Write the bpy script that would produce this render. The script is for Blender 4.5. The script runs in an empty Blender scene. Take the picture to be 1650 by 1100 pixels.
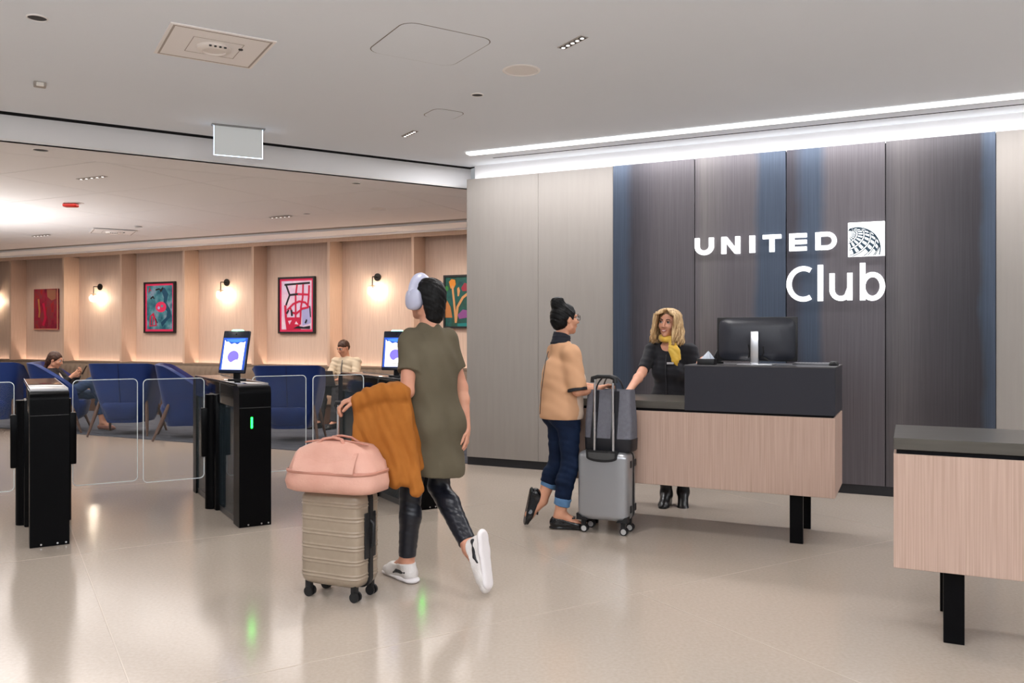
import bpy, bmesh, math, random
import numpy as np
import openvdb
from mathutils import Vector, Matrix

S = bpy.context.scene
COL = S.collection
random.seed(7)
RNG = np.random.default_rng(7)

# ------------------------------------------------------------------ camera, world, exposure
CAM_H = 1.4
FPX = 1348.0                      # focal length in pixels of the 1650 px wide frame
cam_data = bpy.data.cameras.new('camera')
cam = bpy.data.objects.new('camera', cam_data)
COL.objects.link(cam)
cam_data.sensor_width = 36.0
cam_data.lens = FPX / 1650.0 * 36.0
cam_data.shift_y = -12.0 / 1650.0
cam_data.clip_end = 200
cam.location = (0, 0, CAM_H)
cam.rotation_euler = (math.pi / 2, 0, 0)
S.camera = cam

world = bpy.data.worlds.new('world')
S.world = world
world.use_nodes = True
wb = world.node_tree.nodes['Background']
wb.inputs[0].default_value = (0.93, 0.96, 1.0, 1)
wb.inputs[1].default_value = 0.33

S.view_settings.view_transform = 'Standard'
S.view_settings.look = 'None'
S.view_settings.gamma = 1.0
S.view_settings.use_curve_mapping = False
S.view_settings.exposure = 0.0

# ------------------------------------------------------------------ frames of the place
# the reception wall and lounge wall run along U, with N pointing into the wall;
# the gates and the bulkhead run along B, with G pointing into the lounge
UX, UY = 0.9027, -0.4302
BX, BY = 0.852, 0.524
RZ_W = math.atan2(UY, UX)
RZ_G = math.atan2(BY, BX)


def W(s, n, z=0.0):
    return Vector((s * UX - n * UY, s * UY + n * UX, z))


def G(b, g, z=0.0):
    return Vector((b * BX - g * BY, b * BY + g * BX, z))


def sW(px, n):                    # position along a wall plane, in metres, seen at image column px
    t = (px - 825) / FPX
    return n * (0.9027 * t - 0.4302) / (0.4302 * t + 0.9027)


def P3(px, py, d):                # measured point at distance d
    return Vector(((px - 825) / FPX * d, d, CAM_H - (py - 538) / FPX * d))


# ------------------------------------------------------------------ lights
def area(name, loc, size, power, color=(1, .93, .85), rot=(0, 0, 0), size_y=None, spread=math.pi, shape=None):
    l = bpy.data.lights.new(name, 'AREA')
    l.shape = shape or ('RECTANGLE' if size_y else 'DISK')
    l.size = size
    if size_y:
        l.size_y = size_y
    l.energy = power
    l.color = color
    l.spread = spread
    o = bpy.data.objects.new(name, l)
    o.location = loc
    o.rotation_euler = rot
    COL.objects.link(o)
    return o


def spot(name, loc, power, angle=80, blend=.6, color=(1, .88, .74), radius=.04, target=None):
    l = bpy.data.lights.new(name, 'SPOT')
    l.energy = power
    l.spot_size = math.radians(angle)
    l.spot_blend = blend
    l.color = color
    l.shadow_soft_size = radius
    o = bpy.data.objects.new(name, l)
    o.location = loc
    if target is not None:
        o.rotation_euler = (Vector(target) - Vector(loc)).to_track_quat('-Z', 'Y').to_euler()
    COL.objects.link(o)
    return o


MAIN_Z = 3.22                     # reception ceiling
LOUNGE_Z = 3.0                    # lounge ceiling
# ceiling downlights of the reception hall outside the frame (over and behind the camera)
for (x, y) in ((-3.2, 1.6), (0.2, 2.2), (3.6, -2.2), (-1.2, -1.4), (2.2, -1.6)):
    area('downlight_lamp', (x, y, MAIN_Z - .03), 1.2, 44, (.98, .985, 1.0))
# added upward fill behind the camera, no known fixtures, brightens the ceiling
for (x, y) in ((-3.5, -1.5), (.5, -2.5), (4.5, -1.0)):
    area('uplight_fill', (x, y, 1.9), .8, 270, (.96, .98, 1.0), (math.pi, 0, 0))
# LED line in front of the reception wall and the cove behind the panel tops
area('led_line_lamp', W(1.2, 7.41, MAIN_Z - .025), 11.0, 175, (.98, .98, 1.0), (0, 0, RZ_W), .08)

# ------------------------------------------------------------------ materials
MATS = {}


def node(nt, kind, **kw):
    n = nt.nodes.new(kind)
    for k, v in kw.items():
        setattr(n, k, v)
    return n


def mat(name, col=(.5, .5, .5), rough=.5, metal=0.0, spec=.5, emit=None, estr=1.0, col2=None, scale=(1, 1, 1), nscale=5.0,
        detail=3.0, bump=0.0, bscale=None, coat=0.0, trans=0.0, ior=1.45, alpha=1.0, rough2=None, sheen=0.0, ramp=None, contrast=.25):
    """Procedural material: colour mixed by a noise in object space, optional bump from a noise."""
    if name in MATS:
        return MATS[name]
    m = bpy.data.materials.new(name)
    m.use_nodes = True
    nt = m.node_tree
    b = nt.nodes['Principled BSDF']
    b.inputs['Base Color'].default_value = (*col, 1)
    b.inputs['Roughness'].default_value = rough
    b.inputs['Metallic'].default_value = metal
    b.inputs['Specular IOR Level'].default_value = spec
    b.inputs['IOR'].default_value = ior
    b.inputs['Coat Weight'].default_value = coat
    b.inputs['Coat Roughness'].default_value = .08
    b.inputs['Transmission Weight'].default_value = trans
    b.inputs['Alpha'].default_value = alpha
    b.inputs['Sheen Weight'].default_value = sheen
    if emit:
        b.inputs['Emission Color'].default_value = (*emit, 1)
        b.inputs['Emission Strength'].default_value = estr
    if col2 or bump or ramp or rough2 is not None:
        tc = node(nt, 'ShaderNodeTexCoord')
        mp = node(nt, 'ShaderNodeMapping')
        mp.inputs['Scale'].default_value = scale
        nt.links.new(tc.outputs['Object'], mp.inputs['Vector'])
        nz = node(nt, 'ShaderNodeTexNoise')
        nz.inputs['Scale'].default_value = nscale
        nz.inputs['Detail'].default_value = detail
        nt.links.new(mp.outputs['Vector'], nz.inputs['Vector'])
        if col2 or ramp:
            cr = node(nt, 'ShaderNodeValToRGB')
            if ramp:
                els = cr.color_ramp.elements
                while len(els) < len(ramp):
                    els.new(.5)
                for e, (p, c) in zip(els, ramp):
                    e.position = p
                    e.color = (*c, 1)
            else:
                cr.color_ramp.elements[0].position = .5 - contrast
                cr.color_ramp.elements[0].color = (*col, 1)
                cr.color_ramp.elements[1].position = .5 + contrast
                cr.color_ramp.elements[1].color = (*col2, 1)
            nt.links.new(nz.outputs['Fac'], cr.inputs['Fac'])
            nt.links.new(cr.outputs['Color'], b.inputs['Base Color'])
        if rough2 is not None:
            mr = node(nt, 'ShaderNodeMapRange')
            mr.inputs['To Min'].default_value = rough
            mr.inputs['To Max'].default_value = rough2
            nt.links.new(nz.outputs['Fac'], mr.inputs['Value'])
            nt.links.new(mr.outputs['Result'], b.inputs['Roughness'])
        if bump:
            nb = nz
            if bscale:
                nb = node(nt, 'ShaderNodeTexNoise')
                nb.inputs['Scale'].default_value = bscale
                nb.inputs['Detail'].default_value = 2
                nt.links.new(mp.outputs['Vector'], nb.inputs['Vector'])
            bp = node(nt, 'ShaderNodeBump')
            bp.inputs['Strength'].default_value = bump
            bp.inputs['Distance'].default_value = .01
            nt.links.new(nb.outputs['Fac'], bp.inputs['Height'])
            nt.links.new(bp.outputs['Normal'], b.inputs['Normal'])
    MATS[name] = m
    return m


def rgb(r, g, b):                 # sRGB 0-255 to linear
    def f(c):
        c /= 255.0
        return c / 12.92 if c <= .04045 else ((c + .055) / 1.055) ** 2.4
    return (f(r), f(g), f(b))


# ------------------------------------------------------------------ object helpers
def tag(o, label=None, cat=None, group=None, kind=None):
    if label:
        o['label'] = label
    if cat:
        o['category'] = cat
    if group:
        o['group'] = group
    if kind:
        o['kind'] = kind
    return o


def thing(name, label, cat, loc=(0, 0, 0), rz=0.0, group=None):
    o = bpy.data.objects.new(name, None)
    o.empty_display_size = .1
    COL.objects.link(o)
    o.location = loc
    o.rotation_euler = (0, 0, rz)
    return tag(o, label, cat, group)


def link_mesh(name, me, parent=None, mats=(), smooth=40):
    for m in (mats if isinstance(mats, (list, tuple)) else [mats]):
        me.materials.append(m)
    if smooth:
        me.polygons.foreach_set('use_smooth', [True] * len(me.polygons))
        if smooth < 180:
            me.set_sharp_from_angle(angle=math.radians(smooth))
    me.update()
    o = bpy.data.objects.new(name, me)
    COL.objects.link(o)
    if parent is not None:
        o.parent = parent
    return o


def copy_tree(o, parent=None):
    c = o.copy()
    COL.objects.link(c)
    if parent is not None:
        c.parent = parent
    for ch in list(o.children):
        copy_tree(ch, c)
    return c


class MB:
    """Collects shapes, builds ONE mesh object."""

    def __init__(self):
        self.v = []
        self.f = []
        self.mi = []
        self.cur = 0

    def add(self, vs, fs, M=None):
        o = len(self.v)
        for p in vs:
            p = Vector(p)
            self.v.append(M @ p if M else p)
        for f in fs:
            self.f.append([i + o for i in f])
            self.mi.append(self.cur)
        return self

    def bm(self, bm, M=None):
        bm.verts.index_update()
        self.add([v.co.copy() for v in bm.verts], [[v.index for v in f.verts] for f in bm.faces], M)
        bm.free()
        return self

    def box(self, c, s, bev=0.0, seg=2, M=None, taper=None):
        bm = bmesh.new()
        bmesh.ops.create_cube(bm, size=1)
        for v in bm.verts:
            t = 1.0
            if taper and v.co.z < 0:
                t = taper
            v.co = Vector((v.co.x * s[0] * t, v.co.y * s[1] * t, v.co.z * s[2]))
        if bev:
            bmesh.ops.bevel(bm, geom=list(bm.edges), offset=bev, segments=seg, affect='EDGES', profile=.5)
        for v in bm.verts:
            v.co += Vector(c)
        return self.bm(bm, M)

    def bb(self, lo, hi, bev=0.0, seg=2, M=None):
        c = [(a + b) / 2 for a, b in zip(lo, hi)]
        s = [abs(b - a) for a, b in zip(lo, hi)]
        return self.box(c, s, bev, seg, M)

    def cyl(self, a, b, r0, r1=None, n=16, M=None, cap=True):
        r1 = r0 if r1 is None else r1
        return self.tube([a, b], [r0, r1], n, M, cap)

    def tube(self, path, r, n=10, M=None, cap=True, flat=None):
        pts = [Vector(p) for p in path]
        rs = r if isinstance(r, (list, tuple)) else [r] * len(pts)
        vs, fs = [], []
        t0 = (pts[1] - pts[0]).normalized()
        ref = Vector((0, 0, 1)) if abs(t0.z) < .9 else Vector((1, 0, 0))
        x = t0.cross(ref).normalized()
        for i, p in enumerate(pts):
            if i == 0:
                t = pts[1] - pts[0]
            elif i == len(pts) - 1:
                t = pts[-1] - pts[-2]
            else:
                t = (pts[i + 1] - pts[i]).normalized() + (pts[i] - pts[i - 1]).normalized()
            t.normalize()
            x = (x - t * x.dot(t)).normalized()
            y = t.cross(x)
            for k in range(n):
                a = 2 * math.pi * k / n
                fy = flat if flat else 1.0
                vs.append(p + (x * math.cos(a) + y * math.sin(a) * fy) * rs[i])
        for i in range(len(pts) - 1):
            for k in range(n):
                k2 = (k + 1) % n
                fs.append([i * n + k, i * n + k2, (i + 1) * n + k2, (i + 1) * n + k])
        if cap:
            fs.append(list(range(n - 1, -1, -1)))
            fs.append([(len(pts) - 1) * n + k for k in range(n)])
        return self.add(vs, fs, M)

    def lathe(self, prof, n=24, M=None):
        vs, fs = [], []
        m = len(prof)
        for (r, z) in prof:
            for k in range(n):
                a = 2 * math.pi * k / n
                vs.append((r * math.cos(a), r * math.sin(a), z))
        for i in range(m - 1):
            for k in range(n):
                k2 = (k + 1) % n
                fs.append([i * n + k, i * n + k2, (i + 1) * n + k2, (i + 1) * n + k])
        fs.append(list(range(n - 1, -1, -1)))
        fs.append([(m - 1) * n + k for k in range(n)])
        return self.add(vs, fs, M)

    def loft(self, rings, M=None, cap=True):
        n = len(rings[0])
        vs = [p for r in rings for p in r]
        fs = []
        for i in range(len(rings) - 1):
            for k in range(n):
                k2 = (k + 1) % n
                fs.append([i * n + k, i * n + k2, (i + 1) * n + k2, (i + 1) * n + k])
        if cap:
            fs.append(list(range(n - 1, -1, -1)))
            fs.append([(len(rings) - 1) * n + k for k in range(n)])
        return self.add(vs, fs, M)

    def prism(self, poly, lo, hi, axis='z', M=None):
        """polygon (2D) extruded along an axis: z -> (x,y), y -> (x,z), x -> (y,z)"""
        n = len(poly)

        def at(p, h):
            return {'z': (p[0], p[1], h), 'y': (p[0], h, p[1]), 'x': (h, p[0], p[1])}[axis]
        vs = [at(p, lo) for p in poly] + [at(p, hi) for p in poly]
        fs = [list(range(n - 1, -1, -1)), [n + k for k in range(n)]]
        for k in range(n):
            k2 = (k + 1) % n
            fs.append([k, k2, n + k2, n + k])
        return self.add(vs, fs, M)

    def ribbon(self, path, w, lo, hi, axis='y', closed=False):
        pts = [Vector((p[0], p[1])) for p in path]
        n = len(pts)
        L, R = [], []
        for i in range(n):
            if closed:
                a, b = pts[i - 1], pts[(i + 1) % n]
            else:
                a, b = pts[max(i - 1, 0)], pts[min(i + 1, n - 1)]
            t = (b - a).normalized()
            nn = Vector((-t.y, t.x))
            k = 1.0
            if 0 < i < n - 1 or closed:
                t1 = (pts[i] - pts[i - 1]).normalized()
                k = 1 / max(.5, abs(t1.dot(t)))
            ww = w[i] if isinstance(w, (list, tuple)) else w
            L.append(pts[i] + nn * ww / 2 * k)
            R.append(pts[i] - nn * ww / 2 * k)
        m = n if closed else n - 1
        for i in range(m):
            j = (i + 1) % n
            self.prism([L[i], R[i], R[j], L[j]], lo, hi, axis)
        return self

    def grid(self, fn, nu, nv, M=None, close_u=False):
        vs, fs = [], []
        for j in range(nv + 1):
            for i in range(nu + 1):
                vs.append(fn(i / nu, j / nv))
        for j in range(nv):
            for i in range(nu):
                a = j * (nu + 1) + i
                fs.append([a, a + 1, a + nu + 2, a + nu + 1])
        return self.add(vs, fs, M)

    def build(self, name, mats, parent=None, smooth=40, weld=True):
        me = bpy.data.meshes.new(name)
        me.from_pydata([tuple(p) for p in self.v], [], self.f)
        ml = mats if isinstance(mats, (list, tuple)) else [mats]
        if len(ml) > 1:
            me.polygons.foreach_set('material_index', self.mi)
        bm = bmesh.new()
        bm.from_mesh(me)
        if weld:
            bmesh.ops.remove_doubles(bm, verts=bm.verts, dist=1e-5)
        bmesh.ops.recalc_face_normals(bm, faces=bm.faces)
        bm.to_mesh(me)
        bm.free()
        return link_mesh(name, me, parent, ml, smooth)


def sup_ring(rx, ry, z, e=5.0, n=48, cx=0.0, cy=0.0):
    """superellipse ring: a rounded rectangle"""
    out = []
    for k in range(n):
        a = 2 * math.pi * (k + .5) / n
        c, s = math.cos(a), math.sin(a)
        out.append((cx + rx * math.copysign(abs(c) ** (2 / e), c), cy + ry * math.copysign(abs(s) ** (2 / e), s), z))
    return out


def rrect(w, h, r, n=6, cx=0.0, cy=0.0):
    out = []
    for (sx, sy, a0) in ((1, 1, 0), (-1, 1, 90), (-1, -1, 180), (1, -1, 270)):
        for k in range(n + 1):
            a = math.radians(a0 + 90 * k / n)
            out.append((cx + sx * (w / 2 - r) + r * math.cos(a), cy + sy * (h / 2 - r) + r * math.sin(a)))
    return out


def arc(cx, cy, r, a0, a1, n=12, ry=None):
    ry = r if ry is None else ry
    return [(cx + r * math.cos(math.radians(a0 + (a1 - a0) * k / n)), cy + ry * math.sin(math.radians(a0 + (a1 - a0) * k / n))) for k in range(n + 1)]


def frame_M(loc, rz=0.0, tilt=0.0):
    return Matrix.Translation(Vector(loc)) @ Matrix.Rotation(rz, 4, 'Z') @ Matrix.Rotation(tilt, 4, 'X')


# ------------------------------------------------------------------ distance-field bodies and clothes
def rc(a, b, ra, rb, k=.03, flat=None, fac=1.0, clip=None):
    return dict(t='rc', a=np.array(a, float), b=np.array(b, float), ra=ra, rb=rb, k=k, flat=None if flat is None else np.array(flat, float), fac=fac, clip=clip)


def el(c, r, R=None, k=.03, clip=None):
    return dict(t='el', c=np.array(c, float), r=np.array(r, float), R=np.eye(3) if R is None else np.array(R, float), k=k, clip=clip)


def grown(prims, g, k=None, clip=None):
    out = []
    for p in prims:
        q = dict(p)
        if p.get('op') == 'sub':
            continue
        if q['t'] == 'rc':
            q['ra'] = q['ra'] + g
            q['rb'] = q['rb'] + g
        else:
            q['r'] = q['r'] + g
        if k is not None:
            q['k'] = k
        if clip is not None:
            q['clip'] = (q['clip'] or []) + clip
        out.append(q)
    return out


def sub(p):
    p['op'] = 'sub'
    return p


def _bounds(p):
    if p['t'] == 'rc':
        r = max(p['ra'], p['rb'])
        return np.minimum(p['a'], p['b']) - r, np.maximum(p['a'], p['b']) + r
    r = p['r'].max()
    return p['c'] - r, p['c'] + r


def _dist(p, X):
    if p['t'] == 'rc':
        a, b = p['a'], p['b']
        q = X - a
        ab = b - a
        if p['flat'] is not None:
            w = p['flat'] / np.linalg.norm(p['flat'])
            q = q + (p['fac'] - 1) * (q @ w)[..., None] * w
            ab = ab + (p['fac'] - 1) * (ab @ w) * w
        h = np.clip((q @ ab) / max(ab @ ab, 1e-9), 0, 1)
        d = np.linalg.norm(q - h[..., None] * ab, axis=-1) - (p['ra'] + (p['rb'] - p['ra']) * h)
    else:
        q = (X - p['c']) @ p['R']
        k0 = np.linalg.norm(q / p['r'], axis=-1)
        k1 = np.linalg.norm(q / p['r'] ** 2, axis=-1) + 1e-9
        d = k0 * (k0 - 1) / k1
    if p['clip']:
        for (c, n) in p['clip']:
            n = np.array(n, float)
            n = n / np.linalg.norm(n)
            d = np.maximum(d, (X - np.array(c, float)) @ n)
    return d


def sdf_points(prims, res, clips=(), disp=None, adapt=0.0):
    adds = [p for p in prims if p.get('op') != 'sub']
    lo = np.min([_bounds(p)[0] for p in adds], 0) - 4 * res - .02
    hi = np.max([_bounds(p)[1] for p in adds], 0) + 4 * res + .02
    dims = np.ceil((hi - lo) / res).astype(int) + 1
    F = np.full(dims, .2, np.float32)
    ax = [lo[i] + res * np.arange(dims[i]) for i in range(3)]
    for p in prims:
        l, h = _bounds(p)
        pad = p['k'] + 3 * res
        i0 = np.clip(np.floor((l - pad - lo) / res).astype(int), 0, dims - 1)
        i1 = np.clip(np.ceil((h + pad - lo) / res).astype(int) + 1, 1, dims)
        sl = tuple(slice(a, b) for a, b in zip(i0, i1))
        X = np.stack(np.meshgrid(ax[0][sl[0]], ax[1][sl[1]], ax[2][sl[2]], indexing='ij'), -1)
        d = _dist(p, X)
        f = F[sl]
        k = max(p['k'], 1e-4)
        if p.get('op') == 'sub':
            h_ = np.clip(.5 - .5 * (f + d) / k, 0, 1)
            F[sl] = f * (1 - h_) + (-d) * h_ + k * h_ * (1 - h_)
        else:
            h_ = np.clip(.5 + .5 * (f - d) / k, 0, 1)
            F[sl] = f * (1 - h_) + d * h_ - k * h_ * (1 - h_)
    if clips or disp:
        X = np.stack(np.meshgrid(*ax, indexing='ij'), -1)
        if disp:
            F = F + disp(X)
        for (c, n) in clips:
            n = np.array(n, float)
            n = n / np.linalg.norm(n)
            F = np.maximum(F, (X - np.array(c, float)) @ n)
    bg = 4 * res
    A = np.clip(F, -bg, bg).astype(np.float32)
    g = openvdb.FloatGrid(bg)
    g.copyFromArray(A, tolerance=0.0)
    pts, tri, quad = g.convertToPolygons(isovalue=0.0, adaptivity=adapt)
    return pts * res + lo, tri, quad


def sdf_mesh(name, prims, res, mats, parent=None, clips=(), disp=None, adapt=0.0, matfn=None):
    pts, tri, quad = sdf_points(prims, res, clips, disp, adapt)
    nq, nt_ = len(quad), len(tri)
    me = bpy.data.meshes.new(name)
    me.vertices.add(len(pts))
    me.vertices.foreach_set('co', pts.astype(np.float32).ravel())
    loops = np.concatenate([quad[:, ::-1].ravel(), tri[:, ::-1].ravel()]) if nt_ else quad[:, ::-1].ravel()
    me.loops.add(len(loops))
    me.loops.foreach_set('vertex_index', loops.astype(np.int32))
    me.polygons.add(nq + nt_)
    starts = np.concatenate([np.arange(nq) * 4, nq * 4 + np.arange(nt_) * 3])
    me.polygons.foreach_set('loop_start', starts.astype(np.int32))
    me.update(calc_edges=True)
    me.validate()
    ml = mats if isinstance(mats, (list, tuple)) else [mats]
    if matfn is not None:
        cen = np.zeros(len(me.polygons) * 3, np.float32)
        me.polygons.foreach_get('center', cen)
        me.polygons.foreach_set('material_index', np.asarray(matfn(cen.reshape(-1, 3)), np.int32))
    return link_mesh(name, me, parent, ml, 180)


def folds(amp, direction, freq, seed=0, axis2=None):
    """soft cloth folds: displacement of a distance field"""
    d = np.array(direction, float)
    d2 = np.array(axis2 if axis2 is not None else (.3, .5, .8), float)

    def f(X):
        a = X @ d
        b = X @ d2
        return amp * (np.sin(a * freq + 2.1 * np.sin(b * freq * .35 + seed)) * .6 + np.sin(a * freq * 1.9 + 1.3 * seed + b * freq * .6) * .4)
    return f
# ------------------------------------------------------------------ materials of the room
M_CEIL = mat('ceiling_paint', (.82, .86, .915), .8, spec=.2, col2=(.83, .87, .925), nscale=2)
M_WHITE = mat('white_paint', (.90, .90, .92), .6, spec=.3)
M_LCEIL = mat('lounge_ceiling_paint', (.88, .86, .86), .75, spec=.2)
M_BLACKGAP = mat('black_gap', (.006, .006, .007), .8, spec=.1)
M_FLOOR = mat('polished_terrazzo', rgb(170, 157, 144), .1, spec=.5, col2=rgb(179, 166, 153), nscale=60, detail=6, contrast=.2, rough2=.2)
M_STRIP = mat('divider_strip', rgb(188, 174, 160), .2, spec=.5)
M_CARPET = mat('grey_carpet', rgb(70, 72, 80), .95, spec=.1, col2=rgb(98, 99, 106), nscale=2.5, scale=(1, 3, 1), detail=8, bump=.4, bscale=260)
M_BEIGE = mat('greige_panel', (.29, .262, .24), .42, spec=.4, col2=(.315, .287, .263), nscale=3, scale=(8, 8, .6), detail=4)
M_BASE = mat('black_skirting', (.015, .015, .018), .5)
M_OAK = mat('pale_oak_panel', rgb(196, 168, 150), .5, spec=.35, col2=rgb(216, 190, 172), nscale=4, scale=(30, 30, .8), detail=5, bump=.12, bscale=3)
M_OAKFIN = mat('oak_fin', rgb(196, 164, 142), .5, spec=.35, col2=rgb(212, 182, 160), nscale=4, scale=(30, 30, .8), detail=5)
M_LED = mat('led_white', (1, 1, 1), .5, emit=(1, .98, .97), estr=6)


def dark_panel_mat(name, stops):
    """blackened metal panel: vertical patina bands across the panel's width (local x in metres), fine vertical brushing"""
    m = bpy.data.materials.new(name)
    m.use_nodes = True
    nt = m.node_tree
    b = nt.nodes['Principled BSDF']
    tc = node(nt, 'ShaderNodeTexCoord')
    sp = node(nt, 'ShaderNodeSeparateXYZ')
    nt.links.new(tc.outputs['Object'], sp.inputs[0])
    nzb = node(nt, 'ShaderNodeTexNoise')
    nzb.inputs['Scale'].default_value = 1.6
    nzb.inputs['Detail'].default_value = 4
    nt.links.new(tc.outputs['Object'], nzb.inputs['Vector'])
    ma = node(nt, 'ShaderNodeMath', operation='MULTIPLY_ADD')
    nt.links.new(nzb.outputs['Fac'], ma.inputs[0])
    ma.inputs[1].default_value = .16
    ma.inputs[2].default_value = -.08
    ad = node(nt, 'ShaderNodeMath', operation='ADD')
    nt.links.new(sp.outputs[0], ad.inputs[0])
    nt.links.new(ma.outputs[0], ad.inputs[1])
    mr = node(nt, 'ShaderNodeMapRange')
    mr.inputs['From Max'].default_value = .82
    nt.links.new(ad.outputs[0], mr.inputs['Value'])
    cr = node(nt, 'ShaderNodeValToRGB')
    els = cr.color_ramp.elements
    while len(els) < len(stops):
        els.new(.5)
    for e, (p, c) in zip(els, stops):
        e.position = p
        e.color = (*c, 1)
    nt.links.new(mr.outputs[0], cr.inputs['Fac'])
    mp = node(nt, 'ShaderNodeMapping')
    mp.inputs['Scale'].default_value = (45, 1, .5)
    nt.links.new(tc.outputs['Object'], mp.inputs['Vector'])
    nz = node(nt, 'ShaderNodeTexNoise')
    nz.inputs['Scale'].default_value = 3
    nz.inputs['Detail'].default_value = 6
    nt.links.new(mp.outputs['Vector'], nz.inputs['Vector'])
    mx = node(nt, 'ShaderNodeMix', data_type='RGBA', blend_type='OVERLAY')
    mx.inputs['Factor'].default_value = .5
    nt.links.new(cr.outputs['Color'], mx.inputs[6])
    nt.links.new(nz.outputs['Color'], mx.inputs[7])
    hs = node(nt, 'ShaderNodeRGBToBW')
    nt.links.new(nz.outputs['Color'], hs.inputs[0])
    nt.links.new(hs.outputs[0], mx.inputs[7])
    nt.links.new(mx.outputs[2], b.inputs['Base Color'])
    b.inputs['Metallic'].default_value = .6
    b.inputs['Roughness'].default_value = .36
    return m


# ------------------------------------------------------------------ floor
fl = MB()
fl.bb((-26, -6, -.1), (14, 24, 0))
floor = tag(fl.build('floor', M_FLOOR, smooth=0), kind='structure')
for g in (3.49, 5.99, 8.5, 8.74):
    st = MB()
    st.bb((-14, g - .003, 0), (8, g + .003, .0012))
    o = st.build('divider_strip', M_STRIP, floor, smooth=0)
    o.rotation_euler = (0, 0, RZ_G)
for b in (-4.55, -2.05, .45, 2.95, 5.45):
    st = MB()
    st.bb((b - .003, -4, 0), (b + .003, 8.5, .0012))
    o = st.build('divider_strip', M_STRIP, floor, smooth=0)
    o.rotation_euler = (0, 0, RZ_G)

cp = MB()
cp.bb((-24, 7.95, 0), (2.5, 11.4, .008))
carpet = cp.build('floor', M_CARPET, smooth=0)
carpet.rotation_euler = (0, 0, RZ_W)
tag(carpet, kind='structure')

# ------------------------------------------------------------------ reception ceiling
ce = MB()
ce.prism([(-4.343, 8.05), (6.5, 8.05), (6.5, -5), (-12.7, -5)], MAIN_Z, MAIN_Z + .12)
ceiling = ce.build('ceiling', M_CEIL, smooth=0)
ceiling.rotation_euler = (0, 0, RZ_W)
tag(ceiling, kind='structure')
sl = MB()
sl.bb((-3.9, 7.715, MAIN_Z - .0015), (6.4, 7.735, MAIN_Z + .004))
o = sl.build('air_slot', M_BLACKGAP, ceiling, smooth=0)
led = MB()
led.bb((-4.02, 7.365, MAIN_Z - .02), (6.4, 7.455, MAIN_Z - .002), .004)
lo = led.build('linear_light', mat('led_line', (1, 1, 1), .5, emit=(1, .985, .975), estr=3.2))
lo.rotation_euler = (0, 0, RZ_W)
tag(lo, 'long white LED line light set in the ceiling above the reception wall', 'light')

# bulkhead between reception and lounge: white fascia with a black shadow gap over it
bk = MB()
bk.bb((-11.5, 8.10, LOUNGE_Z), (4.45, 8.16, MAIN_Z - .004))
fas = tag(bk.build('trim_1', M_WHITE, smooth=0), kind='structure')
fas.rotation_euler = (0, 0, RZ_G)
bg = MB()
bg.bb((-11.5, 8.02, MAIN_Z + .0), (4.45, 8.16, MAIN_Z + .05))
bg.bb((-11.5, 8.155, LOUNGE_Z + .02), (4.45, 8.16, MAIN_Z))
o = bg.build('shadow_gap', M_BLACKGAP, fas, smooth=0)


# ------------------------------------------------------------------ lounge ceiling, in panels
def clip_poly(poly, a, b, c):      # keep a*x+b*y >= c
    out = []
    for i in range(len(poly)):
        p, q = poly[i - 1], poly[i]
        dp, dq = a * p[0] + b * p[1] - c, a * q[0] + b * q[1] - c
        if (dp >= 0) != (dq >= 0):
            t = dp / (dp - dq)
            out.append((p[0] + t * (q[0] - p[0]), p[1] + t * (q[1] - p[1])))
        if dq >= 0:
            out.append(q)
    return out


GU, GN = -.8395, .5437            # G in the wall frame
lc = MB()
lc.prism(clip_poly([(-24, 1.5), (2.5, 1.5), (2.5, 11.7), (-24, 11.7)], GU, GN, 8.12), LOUNGE_Z + .015, LOUNGE_Z + .1)
lceil = lc.build('ceiling', mat('ceiling_joint', (.25, .23, .21), .8), smooth=0)
lceil.rotation_euler = (0, 0, RZ_W)
tag(lceil, kind='structure')
s0 = -6.78 - 1.5 * 11
for i in range(17):
    for j in range(6):
        n0 = 2.93 + j * 1.21
        n1 = min(n0 + 1.21, 10.42)
        if n0 > 10.4:
            continue
        poly = [(s0 + i * 1.5 + .004, n0 + .004), (s0 + i * 1.5 + 1.496, n0 + .004), (s0 + i * 1.5 + 1.496, n1 - .004), (s0 + i * 1.5 + .004, n1 - .004)]
        poly = clip_poly(poly, GU, GN, 8.65)
        if len(poly) < 3:
            continue
        mb = MB()
        mb.prism(poly, LOUNGE_Z, LOUNGE_Z + .02)
        mb.build('ceiling_panel', M_LCEIL, lceil, smooth=0)
mb = MB()
mb.prism(clip_poly(clip_poly([(-24, 1.5), (2.5, 1.5), (2.5, 11.1), (-24, 11.1)], GU, GN, 8.10), -GU, -GN, -8.642), LOUNGE_Z, LOUNGE_Z + .02)
mb.build('edge_panel', M_LCEIL, lceil, smooth=0)
mb = MB()
mb.bb((-24, 10.43, LOUNGE_Z - .012), (2.4, 11.12, LOUNGE_Z + .02))
mb.build('cornice', M_WHITE, lceil, smooth=0)
mb = MB()
mb.bb((-24, 10.98, LOUNGE_Z - .03), (2.4, 11.10, LOUNGE_Z - .012))
mb.build('cornice_lip', M_WHITE, lceil, smooth=0)

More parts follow.
